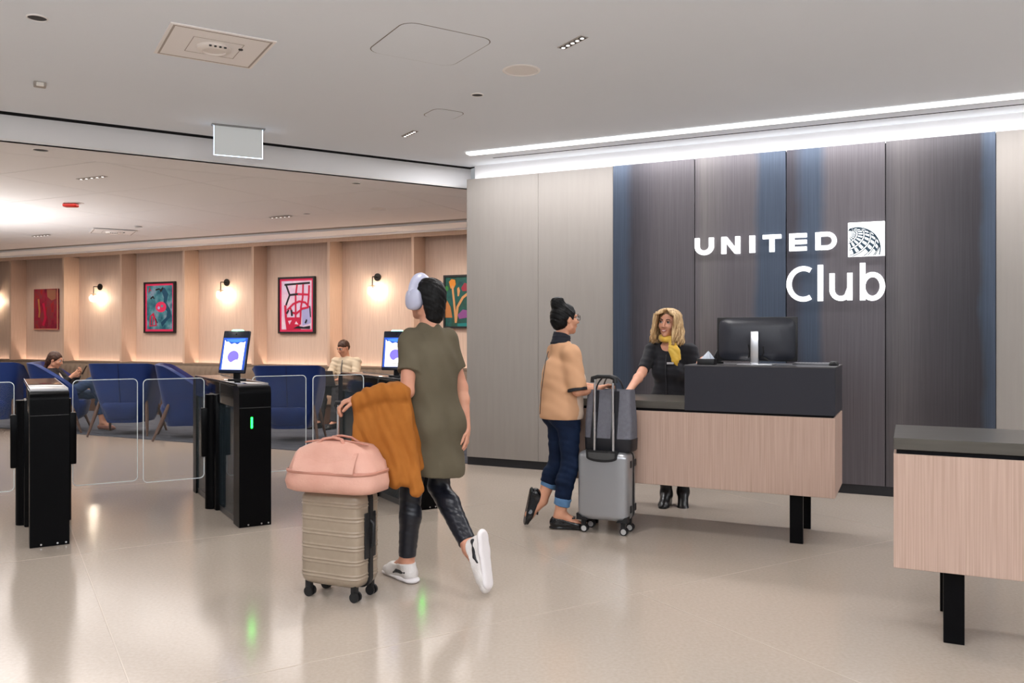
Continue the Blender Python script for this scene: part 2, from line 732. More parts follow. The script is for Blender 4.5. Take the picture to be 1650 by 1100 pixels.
# ------------------------------------------------------------------ reception wall
N0 = 7.906
TOPZ = 3.06
wl = MB()
wl.bb((-4.26, N0 + .10, 0), (6.5, N0 + .26, MAIN_Z))
wall_r = wl.build('wall_right', M_WHITE, smooth=0)
wall_r.rotation_euler = (0, 0, RZ_W)
tag(wall_r, kind='structure')
blue, mauve, dark, warm = (.062, .080, .115), (.118, .106, .116), (.055, .051, .062), (.165, .15, .15)
dim = (.05, .046, .051)
stops = [
    [(0, blue), (.16, blue), (.26, dark), (.55, mauve), (1, mauve)],
    [(0, mauve), (.1, warm), (.4, mauve), (.64, mauve), (.74, blue), (1, blue)],
    [(0, dark), (.08, dark), (.2, blue), (.32, blue), (.42, mauve), (1, mauve)],
    [(0, (.09, .082, .088)), (.14, (.115, .104, .108)), (.42, (.07, .063, .068)), (.7, dim), (.86, (.042, .038, .043)), (.92, (.05, .064, .09)), (1, blue)],  # patina, with this panel's dark reflections painted into the tones too
]
edges = [-4.307, -3.469, -2.659, -1.846, -1.016, -.196, .632, 1.45, 2.27, 3.09, 3.91, 4.73, 5.55, 6.37]
for i in range(len(edges) - 1):
    a, b = edges[i], edges[i + 1]
    is_dark = 2 <= i <= 5
    g = .0035 if is_dark else .0012
    prot = .012 if is_dark else 0
    mb = MB()
    mb.bb((g, -prot, .085), (b - a - g, .035, TOPZ), .0015, 1)
    m = dark_panel_mat('blackened_metal_%d' % i, stops[i - 2]) if is_dark else M_BEIGE
    o = mb.build('wall_panel', m, wall_r, smooth=0)
    o.location = (a, N0, 0)
mb = MB()
mb.bb((-4.30, N0 + .03, .0), (6.4, N0 + .1, TOPZ - .006))
mb.build('panel_backing', M_BLACKGAP, wall_r, smooth=0)
mb = MB()
mb.bb((-4.30, N0 + .008, 0), (6.4, N0 + .06, .088))
o = mb.build('baseboard_right', M_BASE, smooth=0)
o.rotation_euler = (0, 0, RZ_W)
tag(o, kind='structure')
# cove lamp hidden behind the tops of the panels
mb = MB()
mb.bb((-4.24, N0 + .06, TOPZ - .012), (6.4, N0 + .085, TOPZ - .002))
o = mb.build('cove_strip', mat('cove_led', (1, 1, 1), .5, emit=(1, .97, .95), estr=6), wall_r, smooth=0)

# ------------------------------------------------------------------ lounge wall with oak fins
NF, NB = 11.10, 11.43
wl = MB()
wl.bb((-24, NB + .02, 0), (2.5, NB + .2, LOUNGE_Z))
wall_b = wl.build('wall_back', M_OAKFIN, smooth=0)
wall_b.rotation_euler = (0, 0, RZ_W)
tag(wall_b, kind='structure')
fin_me = None
for k in range(-4, 12):
    s = -7.03 - 1.621 * k
    if fin_me is None:
        mb = MB()
        mb.bb((0, NF, .86), (.05, NB + .01, 2.93), .002, 1)
        f0 = mb.build('fin', M_OAKFIN, wall_b, smooth=0)
        fin_me = f0.data
        mb = MB()
        mb.bb((.054, NB, 0), (1.617, NB + .03, 2.99))
        p0 = mb.build('oak_panel', M_OAK, wall_b, smooth=0)
        pan_me = p0.data
        f0.location.x = s
        p0.location.x = s
    else:
        for me, nm in ((fin_me, 'fin'), (pan_me, 'oak_panel')):
            o = bpy.data.objects.new(nm, me)
            COL.objects.link(o)
            o.parent = wall_b
            o.location.x = s
mb = MB()
mb.bb((-20.2, 3.0, 0), (-20, NF - .7, LOUNGE_Z))
o = mb.build('wall_left', M_BEIGE, smooth=0)
o.rotation_euler = (0, 0, RZ_W)
tag(o, kind='structure')
mb = MB()
mb.bb((-24, NF - .004, 2.91), (2.5, NF + .03, 2.988))
mb.build('header', M_OAKFIN, wall_b, smooth=0)
# LED line at the foot of the oak wall, behind the banquette
mb = MB()
mb.bb((-23, NB - .05, .745), (2.4, NB - .015, .76))
mb.build('wash_strip', mat('wash_led', (1, 1, 1), .5, emit=(1, .86, .74), estr=26), wall_b, smooth=0)

# ------------------------------------------------------------------ lounge lamps without fixtures: wall-wash spots and added area fill
for s in (-16.0, -14.36, -12.74, -11.12, -9.5, -7.88, -6.26):
    spot('wallwash_lamp', W(s, 10.2, LOUNGE_Z - .06), 44, 95, .8, (1, .90, .80), .05, W(s, 11.2, 1.2))
for (s, n) in ((-12.5, 9.2), (-9.0, 9.2), (-5.6, 9.6), (-9.5, 6.6)):
    area('lounge_fill', W(s, n, LOUNGE_Z - .02), 4.0, 60, (1, .94, .90), (0, 0, RZ_W), 1.8)
# bright uplight beyond the left edge of the frame
spot('uplight_fill', (-7.6, 10.6, 1.0), 350, 165, .95, (1, .97, .95), .15, (-7.6, 10.7, 3.0))
spot('uplight_fill', (-9.5, 8.6, 1.1), 350, 165, .95, (1, .97, .95), .15, (-9.5, 8.7, 3.0))
for (x, y) in ((.378, 5.22), (-.93, 7.60), (-3.6, 5.9), (-5.6, 4.7)):  # last two have no slot fixture, added to brighten the bulkhead fascia
    spot('slot_fill_lamp', (x, y, MAIN_Z - .03), 85, 150, .8, (1, .97, .95), .06, (x, y, 0))
# ------------------------------------------------------------------ materials of the things
M_DESKOAK = mat('desk_oak', rgb(164, 136, 121), .48, spec=.35, col2=rgb(194, 167, 152), nscale=4, scale=(38, 38, .5), detail=5, contrast=.3)
M_COUNTER = mat('dark_stone_top', rgb(72, 68, 62), .28, spec=.5, col2=rgb(84, 80, 74), nscale=3, scale=(1, 6, 12))
M_NAVYBOX = mat('charcoal_laminate', rgb(38, 38, 46), .38, spec=.4)
M_BLACKMET = mat('black_metal', (.0025, .0025, .003), .3, spec=.09)
M_BLACKGLOSS = mat('black_gloss', (.003, .003, .004), .1, spec=.4)
M_BLACKPLA = mat('black_plastic', (.012, .012, .013), .42, spec=.4)
M_CHROME = mat('brushed_steel', (.66, .66, .68), .28, metal=1.0)
M_SILVER = mat('silver_shell', (.36, .365, .38), .3, metal=.55, coat=.3, bump=.05, nscale=160)
M_GLASS = mat('clear_glass', (.3, .34, .34), .02, spec=.5, alpha=.05)
M_SMOKE = mat('smoked_glass', (.03, .045, .055), .04, spec=.6, alpha=.55)
M_GLEDGE = mat('glass_edge', (.75, .8, .8), .25, spec=.6, emit=(.8, .85, .86), estr=.05)  # slight glow added to imitate light caught in the glass edge
M_GREEN = mat('green_led', (.1, 1, .3), .4, emit=(.001, 1.0, .016), estr=32)
M_BLUE = mat('blue_upholstery', rgb(7, 36, 92), .62, spec=.3, col2=rgb(11, 47, 112), nscale=3, sheen=.15, bump=.1, bscale=180)
M_BLUEIN = mat('blue_inner_upholstery', rgb(44, 44, 96), .7, spec=.25, sheen=.2)
M_WALNUT = mat('walnut_leg', rgb(78, 56, 46), .4, spec=.4, col2=rgb(104, 78, 64), nscale=5, scale=(20, 20, 1))
M_TAUPE = mat('taupe_upholstery', rgb(120, 104, 90), .8, spec=.2, bump=.15, nscale=200)
M_TANSEAT = mat('tan_upholstery', rgb(186, 150, 122), .7, spec=.2)
M_BROWN = mat('brown_wood_base', rgb(92, 62, 44), .5)

# ------------------------------------------------------------------ lit sign on the dark panels
SGN = N0 - .012
M_SIGN = mat('sign_face', (1, 1, 1), .5, emit=(.96, .98, 1.0), estr=1.05)
M_SIGNDARK = mat('sign_dark_line', (.03, .06, .09), .5)
y0s, y1s = -.03, 0.0
sign = thing('wall_sign', 'lit white airline lounge sign with globe square on the dark metal panels', 'sign', W(0, SGN, 0), RZ_W)
cap0, cap1 = 2.145, 2.302


def letter(ch, x0, x1):
    m = MB()
    w = x1 - x0
    t = .043
    h = .037
    if ch == 'U':
        r = w / 2 - t / 2
        m.ribbon([(x0 + t / 2, cap1)] + [(a, b) for a, b in arc(x0 + w / 2, cap0 + r * .9 + t / 2 - .004, r, 180, 360, 14, r * .9)] + [(x1 - t / 2, cap1)], t, y0s, y1s)
    elif ch == 'N':
        m.bb((x0, y0s, cap0), (x0 + t, y1s, cap1))
        m.bb((x1 - t, y0s, cap0), (x1, y1s, cap1))
        m.prism([(x0, cap1), (x0 + t * 1.15, cap1), (x1, cap0), (x1 - t * 1.15, cap0)], y0s - .0004, y1s, 'y')
    elif ch == 'I':
        m.bb((x0, y0s, cap0), (x1, y1s, cap1))
    elif ch == 'T':
        m.bb((x0, y0s, cap1 - h), (x1, y1s, cap1))
        m.bb((x0 + w / 2 - t / 2, y0s, cap0), (x0 + w / 2 + t / 2, y1s, cap1 - h))
    elif ch == 'E':
        m.bb((x0, y0s, cap0), (x0 + t, y1s, cap1))
        for z in (cap0, (cap0 + cap1) / 2 - h / 2 + .001, cap1 - h):
            m.bb((x0 + t, y0s, z), (x1, y1s, z + h))
    elif ch == 'D':
        rr = (cap1 - cap0) / 2 - h / 2
        zc = (cap0 + cap1) / 2
        m.bb((x0, y0s, cap0), (x0 + t, y1s, cap1))
        m.ribbon([(x0 + t, zc + rr), (x1 - rr * 1.05 - t / 2, zc + rr)] + arc(x1 - rr - h / 2, zc, rr, 85, -85, 14) + [(x1 - rr * 1.05 - t / 2, zc - rr), (x0 + t, zc - rr)], h + .002, y0s, y1s)
    m.build('letter', M_SIGN, sign, smooth=0, weld=False)


for ch, a, b in (('U', 1121, 1151), ('N', 1163.5, 1193.5), ('I', 1208.5, 1217.5), ('T', 1230, 1259.5), ('E', 1272.5, 1300.5), ('D', 1314.5, 1348.5)):
    letter(ch, sW(a, N0), sW(b, N0))
m = MB()
xc0, xc1 = sW(1268, N0), sW(1308, N0)
t = .043
m.ribbon(arc(xc0 + .022 + .122, 1.848, .122, 60, 300, 30, .137), t, y0s, y1s)
m.build('letter', M_SIGN, sign, smooth=0, weld=False)
m = MB()
m.bb((sW(1318, N0), y0s, 1.692), (sW(1318, N0) + .045, y1s, 2.012))
m.build('letter', M_SIGN, sign, smooth=0)
m = MB()
xu0, xu1 = sW(1337, N0), sW(1374, N0)
r = (xu1 - xu0 - t) / 2
m.ribbon([(xu0 + t / 2, 1.935)] + arc((xu0 + xu1) / 2, 1.692 + .098, r, 180, 315, 12, .078) + [(xu1 - t / 2, 1.80)], t, y0s, y1s)
m.bb((xu1 - t, y0s, 1.695), (xu1, y1s, 1.935))
m.build('letter', M_SIGN, sign, smooth=0, weld=False)
m = MB()
xb0, xb1 = sW(1386, N0), sW(1426.5, N0)
m.bb((xb0, y0s, 1.692), (xb0 + t, y1s, 2.018))
m.ribbon(arc((xb0 + xb1) / 2, 1.812, (xb1 - xb0 - t) / 2, 165, -165, 24, .103), t, y0s, y1s)
m.build('letter', M_SIGN, sign, smooth=0, weld=False)
# globe square
q0, q1, qz0, qz1 = sW(1367, N0), sW(1426, N0), 2.074, 2.371
m = MB()
m.bb((q0, y0s, qz0), (q1, y1s, qz1))
sq = m.build('globe_square', M_SIGN, sign, smooth=0)
gl = MB()
SZ = (q1 - q0)
gc, gr = np.array([.24, .21]), .635
pole = np.array([-.40, .66, .0])
pole[2] = math.sqrt(max(0, 1 - pole[0] ** 2 - pole[1] ** 2))
e1 = np.cross(pole, [0, 0, 1.0]); e1 /= np.linalg.norm(e1)
e2 = np.cross(pole, e1)


def gpt(col, lon):
    v = pole * math.cos(col) + (e1 * math.cos(lon) + e2 * math.sin(lon)) * math.sin(col)
    return (gc[0] + gr * v[0], gc[1] + gr * v[1], v[2])


def in_sq(p):
    return .003 <= p[0] <= .985 and .003 <= p[1] <= .985


def to_sq(p):
    return (q0 + p[0] * SZ, qz0 + p[1] * (qz1 - qz0))


YF0, YF1 = y0s - .0015, y0s
rad = math.radians
outline = [(gc[0] + gr * math.cos(rad(a)), gc[1] + gr * math.sin(rad(a))) for a in range(-60, 190, 4)]
run = [p for p in outline if in_sq(p)]
gl.ribbon([to_sq(p) for p in run], .010, YF0, YF1)
for ci, cdeg in enumerate((24, 42, 60, 78, 96)):
    for dd in (-2.3, 2.3):
        seg = []
        for a in range(0, 724, 4):
            p = gpt(rad(cdeg + dd), rad(a))
            if p[2] > 0.0 and in_sq(p):
                seg.append(to_sq(p))
            else:
                if len(seg) > 2:
                    gl.ribbon(seg, .0062, YF0, YF1)
                seg = []
        if len(seg) > 2:
            gl.ribbon(seg, .0062, YF0, YF1)
for c0, c1 in ((6, 21), (26.5, 39.5), (44.5, 57.5), (62.5, 75.5), (80.5, 93.5)):
    for lon in range(0, 360, 18):
        off = 0 if c0 < 10 else 3
        cs = [gpt(rad(c0 if c0 > 10 else 9), rad(lon + off)), gpt(rad(c1), rad(lon + off)), gpt(rad(c1), rad(lon + off + 9)), gpt(rad(c0 if c0 > 10 else 9), rad(lon + off + 9))]
        if all(in_sq(p) and p[2] > .02 for p in cs):
            gl.prism([to_sq(p) for p in cs], YF0, YF1, 'y')
gl.build('globe_lines', M_SIGNDARK, sq, smooth=0, weld=False)


# ------------------------------------------------------------------ reception desks
def desk(name, label, s0, s1, nf, plinth=None, legs=(.205,)):
    L, D = s1 - s0, .62
    t = thing(name, label, 'desk', W(s0, nf, 0), RZ_W, 'reception desks')
    m = MB()
    m.bb((0, 0, .33), (L, D, .852), .002, 1)
    m.build('wood_body', M_DESKOAK, t, smooth=0)
    m = MB()
    m.bb((.012, .012, .852), (L - .012, D - .012, .872))
    m.build('shadow_joint', M_BLACKGAP, t, smooth=0)
    m = MB()
    m.bb((0, 0, .872), (L if plinth is None else plinth, D, .925), .002, 1)
    m.build('counter_top', M_COUNTER, t, smooth=0)
    for x in (.205, L - .205 - .085):
        for y in (.055, .53):
            m = MB()
            m.bb((x, y, 0), (x + .085, y + .03, .335), .002, 1)
            m.build('leg', M_BLACKMET, t, smooth=0)
    if plinth is not None:
        m = MB()
        m.bb((plinth, 0, .866), (L, D, 1.176), .0015, 1)
        b = m.build('raised_screen', M_NAVYBOX, t, smooth=0)
        m = MB()
        m.bb((plinth - .002, -.002, 1.176), (L + .002, D + .002, 1.184), .001, 1)
        m.build('screen_top', mat('grey_top', rgb(78, 76, 78), .35), b, smooth=0)
    return t


desk('reception_desk', 'oak reception desk with a tall charcoal screen, on black legs, agent behind it', -2.385, -.443, 5.81, .955)
desk('reception_desk', 'oak reception desk with a low dark top, cut off at the right edge', -.071, 1.85, 4.215)


# ------------------------------------------------------------------ monitor, tissue box, phone, small things on the desk
def WL(s, n, z):
    return W(s, n, z)


mon = thing('monitor', 'black computer monitor seen from behind on a silver stand, on the desk', 'monitor', W(-.98, 6.06, 1.184), RZ_W)
m = MB()
m.bb((-.275, -.005, .025), (.275, .018, .335), .004, 2)
m.build('screen', M_BLACKPLA, mon, smooth=30)
m = MB()
m.loft([sup_ring(.262, .15, 0, 8, 40), sup_ring(.255, .143, .012, 7, 40), sup_ring(.17, .09, .03, 5, 40)], Matrix.Translation((0, -.004, .18)) @ Matrix.Rotation(math.pi / 2, 4, 'X'))
m.build('back_shell', mat('grey_black_shell', rgb(44, 46, 54), .36, spec=.5), mon, smooth=50)
m = MB()
m.bb((-.03, -.075, .006), (.024, -.045, .235), .004, 2)
m.build('stand_column', M_CHROME, mon, smooth=30)
m = MB()
m.bb((-.02, -.05, .16), (.015, -.03, .2))
m.build('mount', M_BLACKPLA, mon, smooth=0)
m = MB()
m.bb((-.12, -.1, 0), (.12, .09, .008), .003, 2)
m.build('stand_base', M_CHROME, mon, smooth=30)
for (a, b) in (((-.05, -.03, .05), (-.05, -.03, .14)), ((.04, -.03, .05), (.05, -.03, .13)), ((.09, -.03, .03), (.02, -.03, .06))):
    m = MB()
    m.tube([a, ((a[0] + b[0]) / 2 + .01, -.038, (a[2] + b[2]) / 2), b], .006, 6)
    m.build('cable', M_BLACKPLA, mon)

tb = thing('tissue_box', 'small black tissue box with a white tissue on the desk screen', 'tissue box', W(-1.30, 5.93, 1.184), RZ_W)
m = MB()
m.bb((-.06, -.05, 0), (.06, .05, .042), .004, 2)
m.build('box', M_BLACKPLA, tb, smooth=30)
m = MB()


def tis(u, v):
    a = 2 * math.pi * u
    r = .042 * (1 - v) ** .8 * (1 + .25 * math.sin(5 * a) * (1 - v) + .15 * math.sin(3 * a + 1))
    return (r * math.cos(a) + .01 * v, r * .55 * math.sin(a), .038 + .058 * v + .006 * math.sin(4 * a) * v * (1 - v))


m.grid(tis, 28, 8)
m.build('tissue', mat('tissue_paper', rgb(206, 214, 226), .9, spec=.1), tb, smooth=180)

ph = thing('card_terminal', 'small black handset tilted upright behind the tissue box', 'terminal', W(-1.30, 6.2, 1.1845), RZ_W + .5)
m = MB()
m.box((0, 0, .05), (.07, .022, .14), .006, 2, Matrix.Rotation(.5, 4, 'Y'))
m.build('handset', M_BLACKPLA, ph, smooth=30)
m = MB()
m.bb((-.05, -.05, 0), (.05, .05, .014), .004, 2)
m.build('foot', M_BLACKPLA, ph, smooth=30)

kb = thing('keyboard', 'thin grey keyboard lying on the desk screen right of the monitor', 'keyboard', W(-.62, 6.2, 1.184), RZ_W)
m = MB()
m.bb((-.13, -.06, 0), (.13, .06, .012), .003, 2)
m.build('tray', mat('grey_plastic', rgb(120, 120, 124), .5), kb, smooth=30)
key_me = None
for r_ in range(4):
    for c_ in range(11):
        if key_me is None:
            m = MB()
            m.bb((-.009, -.011, 0), (.009, .011, .004))
            key = m.build('key', mat('key_grey', rgb(150, 150, 154), .5), kb, smooth=0)
            key_me = key.data
        else:
            key = bpy.data.objects.new('key', key_me)
            COL.objects.link(key)
            key.parent = kb
        key.location = (-.11 + .022 * c_, -.041 + .027 * r_, .012)
ms = MB()
ms.loft([sup_ring(.03, .05, 0, 3, 24), sup_ring(.032, .052, .012, 3, 24), sup_ring(.02, .035, .03, 2.5, 24)])
mo = ms.build('computer_mouse', M_BLACKPLA, smooth=180)
mo.location = W(-.475, 6.12, 1.184)
mo.rotation_euler = (0, 0, RZ_W)
tag(mo, 'small black computer mouse at the right end of the desk screen', 'mouse')


# ------------------------------------------------------------------ gates
GL_ = 1.67


def gate(b, g, label, led):
    t = thing('entry_gate', label, 'gate', G(b, g), RZ_G, 'black entry gates')
    H = 1.04
    # near post with a rounded shoulder
    for nm, ya, yb in (('front_post', 0.0, .17), ('rear_post', GL_ - .12, GL_)):
        m = MB()
        if nm == 'front_post':
            prof = [(ya, 0), (ya, .965)] + [(ya + .055 - .055 * math.cos(math.radians(90 * k / 6)), .965 + .055 * math.sin(math.radians(90 * k / 6))) for k in range(1, 7)] + [(yb, 1.02), (yb, 0)]
        else:
            prof = [(ya, 0), (ya, 1.02)] + [(yb - .055 + .055 * math.sin(math.radians(90 * k / 6)), .965 + .055 * math.cos(math.radians(90 * k / 6))) for k in range(0, 7)] + [(yb, 0)]
        m.prism(prof, -.115, .115, 'x')
        o = m.build(nm, M_BLACKMET, t, smooth=25)
        if nm == 'front_post':
            mm = MB()
            mm.bb((-.113, -.0008, .862), (.113, .001, .866))
            mm.build('seam', mat('grey_seam', (.05, .05, .05), .4), o, smooth=0)
            for x in (-.05, .045, .095):
                mm = MB()
                mm.cyl((x, -.0025, .016), (x, .002, .016), .006, n=10)
                mm.build('bolt', M_CHROME, o, smooth=30)
            if led:
                mm = MB()
                mm.bb((-.032, -.003, .715), (-.018, .002, .795), .002, 1)
                mm.build('status_light', M_GREEN, o, smooth=0)
    m = MB()
    m.bb((-.115, .16, .86), (.115, GL_ - .11, 1.02), .004, 2)
    beam = m.build('top_beam', M_BLACKGLOSS, t, smooth=30)
    m = MB()
    m.bb((-.112, .07, 1.02), (.112, GL_ - .06, 1.034), .004, 2)
    m.build('top_glass', M_BLACKGLOSS, beam, smooth=30)
    m = MB()
    for x in (-.112, .108):
        m.bb((x, .07, 1.034), (x + .004, GL_ - .06, 1.037))
    m.bb((-.112, .066, 1.022), (.112, .07, 1.036))
    m.build('edge_trim', M_CHROME, beam, smooth=0)
    m = MB()
    m.bb((-.10, .165, 0), (.10, GL_ - .115, .05), .003, 1)
    m.build('base_rail', mat('dark_steel', (.12, .12, .125), .3, metal=.8), t, smooth=0)
    for x in (-.098, .098):
        m = MB()
        m.bb((x - .004, .17, .05), (x + .004, GL_ - .12, .86))
        m.build('side_glass', M_SMOKE, t, smooth=0)
    ym = .83
    m = MB()
    m.bb((-.13, ym - .13, .0), (.13, ym + .13, .92), .01, 2)
    m.build('drive_housing', M_BLACKMET, t, smooth=30)
    for sx in (-1, 1):
        m = MB()
        m.cyl((sx * .13, ym, .002), (sx * .13, ym, .915), .052, n=20)
        col_ = m.build('hinge_column', M_BLACKMET, t, smooth=30)
        m = MB()
        m.bb((sx * .135, ym - .032, .42), (sx * .215, ym + .032, .81), .008, 2)
        m.build('glass_clamp', M_BLACKMET, col_, smooth=30)
        m = MB()
        x0, x1 = sx * .19, sx * .642
        gp = rrect(abs(x1 - x0), .80, .035, 6, (x0 + x1) / 2, .65)
        m.prism(gp, ym - .005, ym + .005, 'y')
        wing = m.build('glass_wing', M_GLASS, t, smooth=0)
        m = MB()
        gp2 = rrect(abs(x1 - x0) - .002, .798, .034, 6, (x0 + x1) / 2, .65)
        m.ribbon(gp2 + [gp2[0]], .005, ym - .0053, ym + .0053, 'y')
        m.build('polished_edge', M_GLEDGE, wing, smooth=0)
    return t


gate(.294, 6.30, 'black glass entry gate at far left with a dark post and no lit screen', False)
gate(1.60, 6.17, 'black glass entry gate with a lit screen and green status light, second from left', True)
gate(2.90, 6.04, 'black glass entry gate with a lit screen, half hidden behind the walking traveler', True)

M_SCR_WHITE = mat('screen_white', (1, 1, 1), .4, emit=(.93, .95, 1), estr=1.15)
M_SCR_BLUE = mat('screen_blue', (.05, .2, .8), .4, emit=(.05, .22, .75), estr=1.0)
M_SCR_DEEP = mat('screen_deep_blue', (.02, .08, .45), .4, emit=(.01, .06, .40), estr=1.0)
M_SCR_PURP = mat('screen_purple', (.2, .15, .7), .4, emit=(.17, .14, .62), estr=1.0)
M_SCR_GREY = mat('screen_grey', (.5, .5, .45), .4, emit=(.3, .3, .28), estr=1.0)


def kiosk(loc, rz, label):
    t = thing('check_in_screen', label, 'screen', loc, rz, 'lit check in screens on the gates')
    m = MB()
    m.cyl((0, 0, 0), (0, 0, .016), .07, n=24)
    m.build('foot', M_BLACKPLA, t, smooth=30)
    m = MB()
    m.bb((-.024, -.014, .01), (.024, .014, .2), .004, 2)
    m.build('stem', M_BLACKPLA, t, smooth=30)
    TM = Matrix.Translation((0, -.03, .225)) @ Matrix.Rotation(-.26, 4, 'X')
    m = MB()
    m.box((0, 0, .0), (.226, .026, .34), .008, 2, TM)
    tab = m.build('tablet', mat('navy_bezel', rgb(22, 28, 46), .25), t, smooth=30)
    f0 = -.0135

    def flat(name, poly, mm_, lift):
        q = MB()
        q.prism(poly, f0 - lift, f0 - lift + .001, 'y', TM)
        return q.build(name, mm_, tab, smooth=0)
    flat('screen_face', [(-.104, -.145), (.104, -.145), (.104, .112), (-.104, .112)], M_SCR_DEEP, .0005)
    flat('page', [(-.086, -.142), (.086, -.142), (.088, .085)] + [(.088 - .176 * k / 16, .085 - .022 * math.sin(math.pi * k / 16) - .006 * math.sin(k * 1.3)) for k in range(1, 16)] + [(-.09, .095)], M_SCR_WHITE, .001)
    flat('banner', [(-.08, .1), (.085, .106), (.085, .092)] + [(.085 - .165 * k / 12, .090 - .016 * math.sin(math.pi * k / 12)) for k in range(1, 12)], M_SCR_BLUE, .0015)
    flat('globe_mark', arc(0, -.04, .048, 0, 360, 30), M_SCR_PURP, .0016)
    flat('swoosh', [(-.012, -.088), (.012, -.07), (.036, -.062), (.034, -.074), (.008, -.094)], M_SCR_WHITE, .002)
    for z, w in ((.042, .06), (.028, .055), (-.118, .06)):
        flat('text_line', [(-w / 2, z), (w / 2, z), (w / 2, z + .006), (-w / 2, z + .006)], M_SCR_GREY, .0016)
    m = MB()
    m.cyl((0, -.0145, .14), (0, -.012, .14), .006, n=14, M=TM)
    m.build('camera_lens', M_BLACKGLOSS, tab, smooth=30)
    m = MB()
    m.loft([sup_ring(.054, .012, .168, 3, 24), sup_ring(.054, .012, .174, 3, 24), sup_ring(.046, .008, .181, 2.5, 24)], TM)
    m.build('green_lamp', mat('green_lamp', (.6, 1, .8), .4, emit=(.3, 1.0, .55), estr=2.2), tab, smooth=180)
    return t


kiosk(G(1.60, 6.17 + .55, 1.034), -.22, 'lit check in tablet on the second gate from left, fully in view')
kiosk(G(2.90, 6.04 + .55, 1.034), -.12, 'lit check in tablet just left of the walking traveler, partly hidden')


# ------------------------------------------------------------------ wing chairs
def chair_proto(label, group):
    t = thing('wing_chair', label, 'chair', (0, 0, 0), 0, group)

    def outline(v):               # half width, rear depth, wing reach by height fraction
        z = .17 + .82 * v
        hw = .235 + .205 * v ** .75 - .06 * max(0, v - .8)
        rear = -.24 - .14 * v
        return z, hw, rear

    def shell(off):
        def fn(u, v):
            z, hw, rear = outline(v)
            a = (u - .5) * 2
            # U shaped plan: flat back, rounded corners, wings running forward
            s = abs(a)
            hw_ = hw - off
            rear_ = rear + off
            wing = (.34 + .07 * math.sin(math.pi * min(1, v * 1.1))) * (1 - .8 * max(0, (v - .58) / .42) ** 1.5)
            if s < .52:
                x = s / .52 * (hw_ - .10)
                y = rear_ + .012 * (s / .52) ** 2
            elif s < .72:
                q = (s - .52) / .2 * math.pi / 2
                x = hw_ - .10 + .10 * math.sin(q)
                y = rear_ + .012 + .10 * (1 - math.cos(q))
            else:
                q = (s - .72) / .28
                x = hw_ + .035 * q
                y = rear_ + .112 + wing * q
            zz = z - .05 * max(0, s - .6) / .4 * v ** 2
            return (math.copysign(x, a), y, zz)
        return fn
    m = MB()
    nu, nv = 40, 14
    m.grid(shell(0), nu, nv)
    n1 = len(m.v)
    m.grid(shell(.055), nu, nv)
    # close the rim between outer and inner shells
    for i in range(nu):
        for j in (0, nv):
            a = j * (nu + 1) + i
            m.f.append([a, a + 1, n1 + a + 1, n1 + a])
            m.mi.append(0)
    for j in range(nv):
        for i in (0, nu):
            a = j * (nu + 1) + i
            m.f.append([a, a + nu + 1, n1 + a + nu + 1, n1 + a])
            m.mi.append(0)
    inner = set(range(n1, len(m.v)))
    m.mi = [1 if all(i in inner for i in f) else 0 for f in m.f]
    back = m.build('backrest', [M_BLUE, M_BLUEIN], t, smooth=60)
    m = MB()
    m.tube([(0, outline(v / 10)[2] - .003, outline(v / 10)[0]) for v in range(0, 11)], .004, 6)
    m.build('back_seam', mat('blue_seam', rgb(8, 26, 70), .7), back)
    m = MB()
    m.loft([sup_ring(.20, .24, .18, 4, 40, 0, .03), sup_ring(.25, .31, .24, 4, 40, 0, .03), sup_ring(.28, .33, .33, 4, 40, 0, .03), sup_ring(.315, .35, .40, 4, 40, 0, .03), sup_ring(.30, .335, .45, 4, 40, 0, .03), sup_ring(.22, .25, .465, 4, 40, 0, .03)])
    m.build('seat', [M_BLUE], t, smooth=60)
    for sx in (-1, 1):
        for sy in (-1, 1):
            m = MB()
            m.tube([(sx * .315, sy * .18 - .02, .47), (sx * .345, sy * .24 - .02, .3), (sx * .40, sy * .36 - .03, 0.0)], [.018, .026, .014], 10)
            m.build('leg', M_WALNUT, t, smooth=60)
    return t


CH = chair_proto('blue wing chair cut off by the left edge of the photo, seen from behind', 'blue wing chairs')
spots = [
    (-7.5, 12.15, .15, None),
    (-6.5, 12.05, -1.25, 'blue wing chair in which the woman with the phone sits'),
    (-5.38, 11.75, .05, 'empty blue wing chair right of the seated woman, its back to the camera'),
    (-4.42, 11.35, -1.25, 'empty blue wing chair in three quarter view between the two left gates'),
    (-2.90, 11.0, .08, 'empty blue wing chair seen from behind, just right of the second gate'),
]
for i, (x, y, rz, lab) in enumerate(spots):
    c = CH if i == 0 else copy_tree(CH)
    c.location = (x, y, .008)
    c.rotation_euler = (0, 0, rz)
    if lab:
        c['label'] = lab

# ------------------------------------------------------------------ banquette
bq = thing('banquette', 'long taupe channel tufted banquette along the oak wall', 'banquette', W(-13.0, 10.4, .008), RZ_W)
m = MB()
LB = 12.8
# channels: half round ribs, built as one tufted back cushion
nrib = int(2 * LB / .13)


def tuft(u, v):
    x = -LB + 2 * LB * u
    ph_ = (x / .13) % 1.0
    bulge = .035 * math.sqrt(max(0, 1 - (2 * ph_ - 1) ** 2))
    ang = v
    if v < .75:
        z = .44 + .40 * (v / .75)
        y = .50 + .06 * (v / .75) - bulge
    else:
        q = (v - .75) / .25
        z = .84 + .03 * math.sin(math.pi / 2 * q)
        y = .56 + .38 * q - bulge * (1 - q)
    return (x, y, z)


